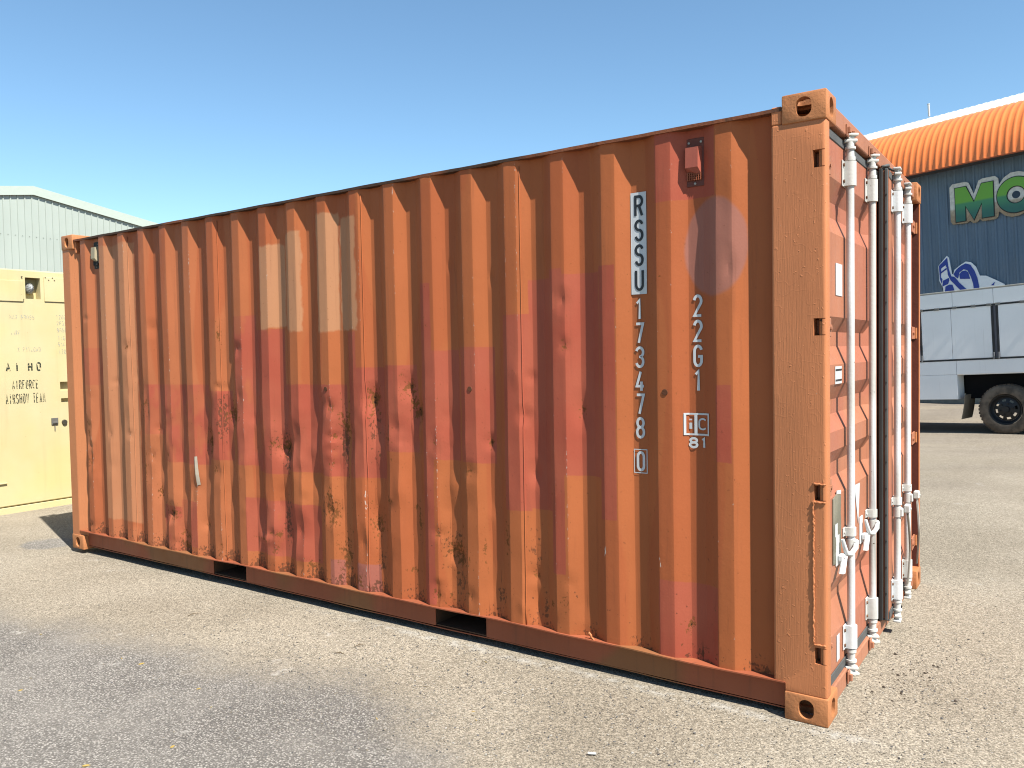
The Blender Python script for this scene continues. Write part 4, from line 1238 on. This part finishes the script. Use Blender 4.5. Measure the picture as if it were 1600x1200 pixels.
for sg in (-1, 1):
    ye = -10.2 if sg < 0 else 12.2
    zE = AP - abs(ye) * PT
    # barge flashing with a shadow gap above the ribs
    poly = [(0, AP - .02), (ye, zE - .02), (ye, zE + .245), (0, AP + .245)]
    Bag().prism(poly, 'x', .060, .085).build('barge_flashing', MAT['shed_trim'], SH)
    poly = [(0, AP + .245), (ye, zE + .245), (ye, zE + .235), (0, AP + .235)]
    Bag().prism(poly, 'x', -12, .060).build('roof', MAT['shed_trim'], SH)
b = Bag()
for zz in (1.6, 3.2, 4.35, 5.40):
    for k in range(0, 108):
        yy_ = -9.925 + k * .2
        if zz < AP - abs(yy_) * PT - .2: b.box(0, .012, yy_ - .010, yy_ + .010, zz - .010, zz + .010)
b.build('roofing_screw', plain('screw_shed', (.30, .33, .29), .5), SH)
Bag().box(-12, -.001, -10.0, -9.98, 0, AP - 10 * PT).box(-12, -.001, 11.98, 12.0, 0, AP - 12 * PT).box(-12, -11.98, -9.98, 11.98, 0, AP - 12 * PT).build('wall', MAT['shed'], SH)

# ------------------------------------------------------------------ warehouse on the right (local frame leans like the sloping yard)
Dv = Vector((0.965, -0.259, 0.043)).normalized()
Uv = Vector((-0.045, -0.003, 0.999)); Uv = (Uv - Dv * Uv.dot(Dv)).normalized()
Yv = Uv.cross(Dv)            # away from the camera
def frame(p):
    M = Matrix.Identity(4)
    for i in range(3): M[i][0] = Dv[i]; M[i][1] = Yv[i]; M[i][2] = Uv[i]; M[i][3] = p[i]
    return M
WZ = -1.93
WH_M = frame(Vector((3.22, 23.0, 1.677)) + Uv * WZ)
WH = empty('warehouse', 'blue ribbed metal warehouse with orange curved eave and white roof', 'building', mat=WH_M)
kw = NT('blue_sheet', 0.5, 0.35)
kw.color(kw.hsv((0.185, 0.265, 0.36), 0.5, kw.ramp(kw.noise(.6, 3), .3, .7, .92, 1.08), kw.m('MULTIPLY', kw.ramp(kw.noise(1.0, 4, .6, kw.scale(5, 1, .3)), .3, .7, .90, 1.08), kw.ramp(kw.noise(14, 4, .6), .3, .7, .97, 1.03))))
seq = []; x_ = -14.0
x_ = 1.128 - .245 * 62
while x_ < 15.5:
    seq += [(x_ - .022, -.030), (x_ + .022, -.030), (x_ + .042, 0), (x_ + .115, 0), (x_ + .120, -.006), (x_ + .130, -.006), (x_ + .135, 0), (x_ + .203, 0)]; x_ += .245
V = []
for (a, d_) in seq: V += [(a, d_, 0), (a, d_, 6.75)]
F = [(2 * i, 2 * i + 2, 2 * i + 3, 2 * i + 1) for i in range(len(seq) - 1)]
mesh_obj('wall', V, F, kw.mat, WH)
xa, xb = seq[0][0], seq[-1][0]
Bag().box(xa, xa + .05, .002, 9.7, 0, 7.3).box(xb - .05, xb, .002, 9.7, 0, 7.3).box(xa, xb, 9.7, 9.75, 0, 7.3).build('wall', kw.mat, WH)
Bag().box(xa, xb, -.10, -.034, -.5, .62, .01).build('plinth', plain('plinth_concrete', (.46, .40, .31), .9, .1, var=.18, scale=6), WH)
kn = NT('orange_sheet', 0.4, 0.4)
kn.color(kn.hsv((1.15, 0.30, 0.075), 0.5, 1.0, kn.ramp(kn.noise(2.0, 4), .3, .7, .94, 1.05)))
V, F = [], []
ss = np.arange(xa - .3, xb + .3, .022); NP = 17
for s_ in ss:
    ph = math.pi * s_ / .176
    rib = .020 * abs(math.cos(ph)) ** 4
    for i in range(NP):
        t = R(6.0 + 84 * i / (NP - 1))
        cy, cz = 1.0, 4.62 - WZ
        ry, rz = 1.65, 1.83
        V.append((s_, cy - (ry + rib) * math.cos(t), cz + (rz + rib) * math.sin(t)))
n = len(ss)
F = [(i * NP + k, (i + 1) * NP + k, (i + 1) * NP + k + 1, i * NP + k + 1) for i in range(n - 1) for k in range(NP - 1)]
mesh_obj('curved_eave', V, F, kn.mat, WH, smooth=True)
kz = NT('white_roof', 0.45, 0.4); kz.color((0.80, 0.80, 0.77))
V, F = [], []
z0_ = 4.62 + 1.86 - WZ
for s_ in ss[::2]:
    rib = .012 * math.cos(2 * math.pi * s_ / .196)
    V += [(s_, .98, z0_ - .02 + rib), (s_, 5.3, z0_ + 1.40 + rib), (s_, 9.8, z0_ + .2)]
n = len(V) // 3
for i in range(n - 1):
    for k in range(2): F.append((i * 3 + k, (i + 1) * 3 + k, (i + 1) * 3 + k + 1, i * 3 + k + 1))
mesh_obj('roof', V, F, kz.mat, WH, smooth=True)
Bag().box(xa - .3, xb + .3, -.66, -.63, 4.775 - WZ, 4.81 - WZ, .004).build('eave_trim', plain('eave_trim', (.55, .13, .04), .5), WH)
Bag().cyl((-1.60, 5.3, z0_ + 1.45), (-1.60, 5.3, z0_ + 1.86), .035, n=12).cyl((-1.60, 5.3, z0_ + 1.86), (-1.60, 5.3, z0_ + 1.89), .045, n=12).build('vent_pipe', plain('white_pipe', (.78, .78, .75), .5), WH, True, 40)

Bag().box(xa - .3, xb + .3, -.62, -.032, 4.815 - WZ, 4.84 - WZ).build('added_soffit', plain('added_soffit_dark', (.10, .10, .11), .7), WH)  # sheet added under the eave to block sky light and darken the wall top

# ---- sign with green letters
def sign_poly(name, poly, y0, y1, mat, parent):
    """extruded outline in the wall's (s, z)"""
    return Bag().prism([(p[0], p[1] - WZ) for p in poly], 'y', y0, y1).build(name, mat, parent)
SG = empty('letter_sign', 'green M and O cut-out lettering on tan stone-look board on the blue wall', 'sign', mat=WH_M)
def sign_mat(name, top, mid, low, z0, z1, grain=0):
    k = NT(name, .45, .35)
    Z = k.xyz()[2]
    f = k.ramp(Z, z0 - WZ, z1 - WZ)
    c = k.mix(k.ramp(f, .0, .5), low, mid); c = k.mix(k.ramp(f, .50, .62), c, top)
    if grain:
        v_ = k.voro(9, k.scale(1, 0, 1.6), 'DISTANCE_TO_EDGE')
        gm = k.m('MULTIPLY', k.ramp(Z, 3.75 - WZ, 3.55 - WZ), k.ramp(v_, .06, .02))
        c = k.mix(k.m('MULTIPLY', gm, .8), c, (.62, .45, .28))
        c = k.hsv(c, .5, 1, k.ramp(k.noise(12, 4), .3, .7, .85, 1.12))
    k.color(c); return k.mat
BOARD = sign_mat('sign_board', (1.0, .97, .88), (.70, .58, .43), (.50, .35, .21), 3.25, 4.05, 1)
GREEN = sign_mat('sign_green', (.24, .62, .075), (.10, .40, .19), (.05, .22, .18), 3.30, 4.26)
def offset_poly(poly, d):
    n = len(poly); out = []
    A = sum(poly[i][0] * poly[(i + 1) % n][1] - poly[(i + 1) % n][0] * poly[i][1] for i in range(n))
    sgn = 1 if A > 0 else -1
    for i in range(n):
        a, p, b_ = Vector(poly[i - 1]), Vector(poly[i]), Vector(poly[(i + 1) % n])
        d0, d1 = (p - a).normalized(), (b_ - p).normalized()
        n0 = Vector((d0.y, -d0.x)) * sgn; n1 = Vector((d1.y, -d1.x)) * sgn
        mt = (n0 + n1); mt = mt.normalized() if mt.length > 1e-4 else n0
        out.append(tuple(p + mt * d * min(1.9, 1 / max(.3, mt.dot(n0)))))
    return out
Mp = [(1.150, 4.262), (1.432, 4.262), (1.628, 3.790), (1.838, 4.262), (2.120, 4.262), (2.110, 3.322), (1.826, 3.322), (1.826, 3.742), (1.612, 3.322), (1.400, 3.742), (1.390, 3.322), (1.145, 3.322)]
bM = [(.995, 3.36), (1.05, 3.27), (1.42, 3.25), (1.50, 3.30), (1.58, 3.22), (1.68, 3.23), (1.75, 3.30), (1.82, 3.23), (2.13, 3.23), (2.20, 3.28), (2.24, 3.42), (2.38, 3.28), (2.52, 3.22), (2.70, 3.22), (2.90, 3.30), (3.05, 3.45), (3.18, 3.64), (3.18, 3.90), (3.10, 4.15), (2.95, 4.32), (2.75, 4.40), (2.55, 4.40), (2.38, 4.30), (2.26, 4.14), (2.25, 4.32), (2.17, 4.40), (1.86, 4.40), (1.76, 4.36), (1.625, 4.02), (1.50, 4.36), (1.42, 4.40), (1.08, 4.40), (1.00, 4.32)]
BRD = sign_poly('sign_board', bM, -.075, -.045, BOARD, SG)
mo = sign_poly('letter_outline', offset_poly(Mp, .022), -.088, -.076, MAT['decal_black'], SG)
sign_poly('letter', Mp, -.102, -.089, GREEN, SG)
def ring(name, cx, cz, ro, ri, y0, y1, mat, parent, sq=1.03):
    n = 40; V, F = [], []
    for y_ in (y0, y1):
        for r_ in (ro, ri):
            for k in range(n):
                a = 2 * math.pi * k / n
                V.append((cx + r_ * math.cos(a), y_, cz - WZ + r_ * sq * math.sin(a)))
    for k in range(n):
        k2 = (k + 1) % n
        F += [(k, k2, n + k2, n + k), (2 * n + k, 3 * n + k, 3 * n + k2, 2 * n + k2), (k, 2 * n + k, 2 * n + k2, k2), (n + k, n + k2, 3 * n + k2, 3 * n + k)]
    return mesh_obj(name, V, F, mat, parent, recalc=True)
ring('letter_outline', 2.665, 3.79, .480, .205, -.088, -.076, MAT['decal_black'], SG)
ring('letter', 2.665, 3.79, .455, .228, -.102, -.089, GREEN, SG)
n = 24
Bag().prism([(2.665 + .098 * math.cos(2 * math.pi * k / n), 3.79 - WZ + .10 * math.sin(2 * math.pi * k / n)) for k in range(n)], 'y', -.080, -.0755).build('letter_hole', plain('hole_blue', (.05, .085, .13), .6), SG)
# ---- blue and white cut-out logo board
LG = empty('logo_sign', 'blue and white cut-out logo board partly hidden behind the white truck', 'sign', mat=WH_M)
LW = plain('logo_white', (1.3, 1.32, 1.34), .45, .35, var=.03)
LB = plain('logo_blue', (.03, .075, .46), .4, .35, var=.05)
board = [(0.844, 2.419), (0.892, 2.358), (0.956, 1.892), (0.989, 1.87), (1.028, 1.992), (1.201, 2.115), (1.336, 2.186), (1.466, 2.15), (1.59, 2.008), (1.676, 1.747), (1.835, 1.727), (2.051, 1.594), (2.279, 1.443), (2.31, 1.10), (2.2, .9), (.78, .9), (0.72, 1.2), (0.70, 1.518), (0.607, 1.734), (0.601, 2.159)]
sign_poly('board', board, -.075, -.045, LW, LG)
sh = {
 'tail': [(0.85, 2.364), (0.62, 2.158), (0.630, 1.788), (0.673, 1.652), (0.696, 1.778), (0.655, 1.821), (0.675, 2.076), (0.798, 2.16), (0.838, 2.053), (0.853, 1.869), (0.914, 1.715), (1.042, 1.554), (1.137, 1.434), (1.24, 1.33), (1.36, 1.38), (1.287, 1.453), (1.145, 1.614), (1.083, 1.713), (1.019, 1.793), (0.936, 1.822), (0.878, 2.049)],
 'bar': [(.672, 1.985), (.815, 2.075), (.83, 2.04), (.67, 1.935)],
 'hook': [(1.000, 1.87), (1.071, 1.978), (1.199, 2.079), (1.334, 2.132), (1.453, 2.079), (1.558, 1.886), (1.615, 1.7), (1.653, 1.445), (1.64, 1.2), (1.50, 1.2), (1.509, 1.445), (1.504, 1.535), (1.449, 1.757), (1.374, 1.929), (1.278, 1.978), (1.158, 1.903), (1.117, 1.736), (1.052, 1.789)],
 'eye': [(1.166, 1.72), (1.156, 1.849), (1.226, 1.93), (1.325, 1.935), (1.388, 1.873), (1.429, 1.688)],
 'lobe': [(0.686, 1.559), (0.71, 1.722), (0.867, 1.785), (0.881, 1.719), (0.842, 1.614), (0.755, 1.587)],
 'toe': [(0.75, 1.40), (0.771, 1.549), (0.875, 1.592), (0.959, 1.582), (1.004, 1.40)],
 'fin': [(1.95, 1.447), (2.048, 1.524), (2.021, 1.439)]}
for k_, v_ in sh.items(): sign_poly('blue_shape', v_, -.088, -.076, LB, LG)

# ------------------------------------------------------------------ white service truck
TM = frame(Vector((5.901, 12.967, 0.0)))
TK = empty('service_truck', 'white service truck with hinged panel body and black rear wheel', 'truck', mat=TM)
tw = NT('truck_white', 0.35, 0.45)
cw = tw.hsv((1.42, 1.40, 1.38), 0.5, 1.0, tw.ramp(tw.noise(1.1, 4), .3, .7, .96, 1.04))
cw = tw.mix(tw.m('MULTIPLY', tw.ramp(tw.noise(1.0, 5, .65, tw.scale(22, 5, 1.0)), .58, .8), .25), cw, (.40, .33, .22))
tw.color(cw)
MAT['truck'] = tw.mat
TBK = plain('truck_black', (.03, .03, .035), .5, .35)
THG = plain('truck_hinge', (.32, .32, .31), .4, .5, .4)
TDK = plain('truck_underbody', (.012, .012, .013), .8, .1)
X0, X1 = -2.75, 3.05
bx = lambda *a: Bag().box(*a)
bx(X0 + .02, X1 - .02, .022, 2.28, 1.06, 2.555).build('body', MAT['truck'], TK)
bx(X0, X1, .0, 2.30, 2.556, 2.585, .004).build('roof_rim', plain('rim_cream', (.60, .56, .48), .5), TK)
def tpanel(a, b_, z0, z1, nm='panel', y0=.004):
    return bx(a, b_, y0, .0215, z0, z1, .003).build(nm, MAT['truck'], TK)
for (a, b_) in ((X0, -.748), (-.742, -.076), (-.070, 1.45), (1.456, X1)): tpanel(a, b_, 2.290, 2.553, 'upper_panel')
for (a, b_) in ((X0, -1.345), (-1.300, -.783), (-.777, -.120), (-.004, 1.40), (1.50, X1)): tpanel(a, b_, 1.350, 2.258, 'side_door')
for (a, b_) in ((X0, -.730), (-.724, 1.4), (1.406, X1)):
    tpanel(a, b_, 1.072, 1.318, 'lower_panel')
bx(X0, -.722, .004, .30, .622, 1.068, .003).build('rear_skirt', MAT['truck'], TK)
bx(1.30, X1, .004, .30, .622, 1.068, .003).build('front_skirt', MAT['truck'], TK)
bx(X0, X1, -.006, .020, 2.262, 2.286, .002).build('hinge_rail', TBK, TK)
bx(X0, X1, -.006, .020, 1.322, 1.346, .002).build('sill_rail', TBK, TK)
for (a, b_) in ((-.116, -.082), (-.040, -.008), (1.405, 1.44), (1.46, 1.495), (-1.342, -1.304)): bx(a, b_, -.004, .018, 1.350, 2.258, .004).build('seal_strip', TBK, TK)
bx(-.081, -.041, .008, .018, 1.350, 2.258, .002).build('seal_strip', plain('seal_grey', (.16, .16, .19), .5), TK)
for s_ in (-1.30, -1.014, -.711, -.396, -.142, -.003, .376, .80, 1.2):
    hz = Bag().box(s_ - .038, s_ + .038, -.012, -.0065, 2.252, 2.300, .002); hz.cyl((s_ - .038, -.014, 2.286), (s_ + .038, -.014, 2.286), .008, n=8)
    hz.build('hinge', THG, TK)
for s_ in (-1.315, -.100, -.020):
    bx(s_ - .016, s_ + .016, -.020, -.0065, 1.325, 1.440, .004).build('latch', plain('latch_grey', (.22, .22, .23), .4, .5), TK)
# chassis
b = Bag(); b.box(X0 + .1, 4.9, .60, .70, .70, 1.0).box(X0 + .1, 4.9, 1.60, 1.70, .70, 1.0).box(-.70, 1.28, .30, 2.0, .62, 1.055)
b.build('chassis', TDK, TK)
Bag().cyl((.03, .15, .435), (.03, 2.15, .435), .07).cyl((.03, 1.0, .435), (.03, 1.3, .435), .18).build('axle', TDK, TK, True, 40)
bx(X0, X0 + .05, .02, 2.28, .63, 1.055).build('tail_panel', MAT['truck'], TK)
kt = NT('dusty_tyre', 0.85, 0.15)
kt.color(kt.mix(kt.ramp(kt.noise(6, 4), .3, .65), (.13, .105, .083), (.30, .235, .175)))
kt.bump(kt.noise(60, 3), .3, .006)
RIMK = plain('rim_black', (.020, .020, .022), .45, .4)
def wheel(s_, side):
    we = bpy.data.objects.new('wheel', None)
    M = Matrix.Translation((s_, .02 if side < 0 else 2.28, .435)) @ Matrix.Rotation(R(90) if side < 0 else R(-90), 4, 'X')
    tr = Bag(); tr.lathe([(.265, -.02), (.275, .004), (.300, .006), (.340, .004), (.392, -.006), (.422, -.022), (.434, -.050), (.437, -.12), (.434, -.20), (.420, -.235), (.34, -.25), (.265, -.235)], 48, M)
    for k in range(44):
        a = 2 * math.pi * k / 44
        t = bmesh.new(); bmesh.ops.create_cube(t, size=1)
        bmesh.ops.scale(t, vec=(.012, .040, .20), verts=t.verts[:])
        tr._join(t, M @ Matrix.Rotation(a, 4, 'Z') @ Matrix.Translation((.433, 0, -.125)))
    root = tr.build('wheel', kt.mat, TK, True, 40)
    rm = Bag()
    prof = [(.262, -.024), (.258, -.006), (.245, -.010), (.235, -.050), (.205, -.075)]
    rm.lathe(prof, 40, M)
    # disc with hand holes
    n = 32; V, F = [], []
    rs = [.205, .175, .140, .085, .060, .055, .0]
    zs_ = [-.075, -.066, -.052, -.040, -.036, -.008, -.006]
    for r_, z_ in zip(rs, zs_):
        for k in range(n):
            a = 2 * math.pi * k / n; V.append((max(r_, .001) * math.cos(a), max(r_, .001) * math.sin(a), z_))
    for i in range(len(rs) - 1):
        for k in range(n):
            if i == 1 and k % 4 in (0, 1): continue
            k2 = (k + 1) % n; F.append((i * n + k, i * n + k2, (i + 1) * n + k2, (i + 1) * n + k))
    rm.add(V, F, M)
    for k in range(6):
        a = 2 * math.pi * k / 6 + .2
        p0 = M @ Vector((.105 * math.cos(a), .105 * math.sin(a), -.046)); p1 = M @ Vector((.105 * math.cos(a), .105 * math.sin(a), -.020))
        rm.cyl(p0, p1, .013, n=6)
    rm.build('rim', RIMK, root, True, 40)
for s_ in (.030, 4.15):
    for sd_ in (-1, 1): wheel(s_, sd_)
# mudflap
V, F = [], []
for i, t in enumerate(np.linspace(0, 1, 7)):
    z_ = .70 - .44 * t; s_ = -.615 - .03 * t - .045 * t * t; hw = .05 + .03 * t
    V += [(s_ - .006, .03, z_), (s_ + .006 + hw * .0, .03, z_), (s_ + .006, .50, z_), (s_ - .006, .50, z_)]
for i in range(6):
    for k in range(4): F.append((i * 4 + k, i * 4 + (k + 1) % 4, (i + 1) * 4 + (k + 1) % 4, (i + 1) * 4 + k))
F += [(0, 1, 2, 3), (27, 26, 25, 24)]
fl = mesh_obj('mudflap', V, F, plain('mudflap_dusty', (.36, .29, .21), .8, .2), TK, recalc=True)
# cab ahead of the body
cab = [(3.10, .75), (5.05, .75), (5.20, 1.0), (5.20, 1.55), (4.95, 2.35), (4.75, 2.45), (3.10, 2.45)]
Bag().prism(cab, 'y', .10, 2.20).build('cab', MAT['truck'], TK)
GLS = plain('cab_glass', (.03, .04, .05), .08, .6)
Bag().prism([(3.55, 1.62), (4.85, 1.62), (4.70, 2.28), (3.55, 2.28)], 'y', .092, .099).build('cab_window', GLS, TK)
Bag().prism([(.25, 0), (2.05, 0), (1.98, .68), (.32, .68)], 'x', 0, .01).build('windscreen', GLS, TK).matrix_local = Matrix.Translation((5.205, 0, 1.62)) @ Matrix.Rotation(R(-17.35), 4, 'Y')
bx(5.06, 5.25, .08, 2.22, .50, .76, .02).build('bumper', TBK, TK)

# ------------------------------------------------------------------ loose bits on the yard
def pebbles():
    V, F, C = [], [], []
    N = 14000
    k = 0
    while k < N:
        u = rng.uniform()
        if u < .55: x = rng.normal(4.6, .9); y = rng.normal(-.55, .42)
        elif u < .85: x = rng.uniform(1.5, 8.2); y = rng.uniform(-2.2, 2.5)
        elif u < .95: x = rng.normal(6.35, .18); y = rng.normal(.5, .5)
        else: x = rng.uniform(2.5, 6.2); y = rng.normal(-.06, .05)
        if -0.0 < y < 2.45 and x < 6.10: continue
        if x < -1 or y < -2.6: continue
        s_ = float(np.clip(rng.lognormal(math.log(.0024), .42), .0011, .0065))
        z_ = float(ground_z(x, y))
        o_ = len(V)
        a = rng.uniform(0, 6.28, 1)[0]
        ex, ey, ez = s_ * rng.uniform(.8, 1.4), s_ * rng.uniform(.6, 1.1), s_ * rng.uniform(.5, .9)
        ca, sa = math.cos(a), math.sin(a)
        for (px_, py_, pz_) in ((1, 0, .2), (.2, 1, .35), (-1, .15, .1), (-.1, -1, .3), (0.1, .1, 1), (0, 0, -.8)):
            qx, qy, qz = px_ * ex, py_ * ey, pz_ * ez
            V.append((x + qx * ca - qy * sa, y + qx * sa + qy * ca, z_ + qz + ez * .35))
        F += [(o_, o_ + 1, o_ + 4), (o_ + 1, o_ + 2, o_ + 4), (o_ + 2, o_ + 3, o_ + 4), (o_ + 3, o_, o_ + 4), (o_ + 1, o_, o_ + 5), (o_ + 2, o_ + 1, o_ + 5), (o_ + 3, o_ + 2, o_ + 5), (o_, o_ + 3, o_ + 5)]
        t = rng.uniform()
        if t < .45: c = np.array((.13, .122, .12)) * rng.uniform(.6, 1.7)
        elif t < .85: c = np.array((.30, .25, .19)) * rng.uniform(.7, 1.3)
        else: c = np.array((.52, .48, .42)) * rng.uniform(.8, 1.15)
        C += [(*c, 1)] * 6
        k += 1
    mt = NT('pebble', .85, .2)
    mt.color(mt.n('ShaderNodeAttribute', attribute_name='tone').outputs['Color'])
    o = mesh_obj('gravel', V, F, mt.mat)
    ca_ = o.data.color_attributes.new('tone', 'FLOAT_COLOR', 'POINT')
    ca_.data.foreach_set('color', np.array(C, np.float32).ravel())
    tag(o, 'loose grey and tan grit scattered over the yard', 'gravel', kind='stuff')
pebbles()

LEAF = plain('dry_leaf_yellow', (.52, .36, .10), .7, .2, var=.25, scale=40)
def leaf_mesh():
    V = [(-.5, 0, .04), (-.2, .20, .10), (.2, .17, .14), (.55, .02, .05), (.2, -.16, .02), (-.2, -.18, .0), (0, 0, .02)]
    F = [(0, 1, 6), (1, 2, 6), (2, 3, 6), (3, 4, 6), (4, 5, 6), (5, 0, 6)]
    me = bpy.data.meshes.new('dry_leaf'); me.from_pydata(V, [], F); me.materials.append(LEAF); return me
LM = leaf_mesh()
for (x, y) in ((4.74, -.67), (4.41, -.92), (1.97, -1.17), (2.76, -1.13), (2.93, -1.12), (3.28, -1.22), (3.48, -1.16), (2.62, -1.52), (2.74, -1.62), (3.9, -1.56), (3.75, -1.83), (4.64, -1.09), (4.37, -.55), (4.71, -.05), (3.71, -1.25), (4.43, -.16), (4.72, -.64), (4.78, -.70)):
    o = bpy.data.objects.new('dry_leaf', LM); link(o)
    s_ = random.uniform(.016, .032)
    o.location = (x, y, float(ground_z(x, y)) + .002); o.scale = (s_, s_ * random.uniform(.7, 1.1), s_)
    o.rotation_euler = (random.uniform(-.25, .25), random.uniform(-.2, .2), random.uniform(0, 6.28))
    tag(o, 'small dry yellow leaf lying on the pale ground before the container', 'leaf', 'dry leaves on the ground')
o = Bag().cyl((5.335, -.712, .005), (5.365, -.700, .005), .0048, n=10).build('cigarette_butt', plain('butt_white', (.75, .73, .68), .7), None, True, 40)
tag(o, 'small white cigarette butt on the ground near the bottom edge', 'butt')
TW = plain('dry_twig', (.20, .14, .08), .8)
for pts, lab in (([(2.42, -.52, 0), (2.44, -.49, .012), (2.455, -.45, .004)], 'short dry twig lying left of the first fork pocket'),
            ([(3.70, -.37, 0), (3.715, -.34, .010), (3.725, -.305, .002)], 'pale straw stalk between the two fork pockets'),
            ([(3.68, -.49, 0), (3.71, -.475, .006), (3.74, -.47, .001)], 'dark curled twig nearest the bare asphalt')):
    pts = [(p[0], p[1], p[2] + .004 + float(ground_z(p[0], p[1]))) for p in pts]
    o = Bag().tube(pts, [.0018, .0026, .0012], 6).build('twig', TW, None, True)
    tag(o, lab, 'twig', 'twigs on the ground')
# dark soil clods by the doors
V, F = [], []
for i in range(70):
    x = rng.normal(6.20, .11); y = rng.normal(.72, .30)
    if x < 6.10: continue
    s_ = float(np.clip(rng.lognormal(math.log(.0055), .5), .002, .014)); o_ = len(V); z_ = float(ground_z(x, y))
    for (a, b_, c) in ((1, 0, .1), (.3, .9, .2), (-.8, .5, .1), (-.7, -.6, .2), (.4, -.9, .1), (.1, .1, .9), (-.3, .2, .7)):
        V.append((x + a * s_ * rng.uniform(.7, 1.2), y + b_ * s_ * rng.uniform(.7, 1.2), z_ + c * s_ * .8))
    F += [(o_, o_ + 1, o_ + 5), (o_ + 1, o_ + 2, o_ + 6), (o_ + 1, o_ + 6, o_ + 5), (o_ + 2, o_ + 3, o_ + 6), (o_ + 3, o_ + 4, o_ + 5), (o_ + 3, o_ + 5, o_ + 6), (o_ + 4, o_, o_ + 5)]
o = mesh_obj('soil_clods', V, F, plain('dark_soil', (.085, .065, .05), .95, .1))
tag(o, 'dark crumbs of soil on the ground beside the doors', 'soil', kind='stuff')
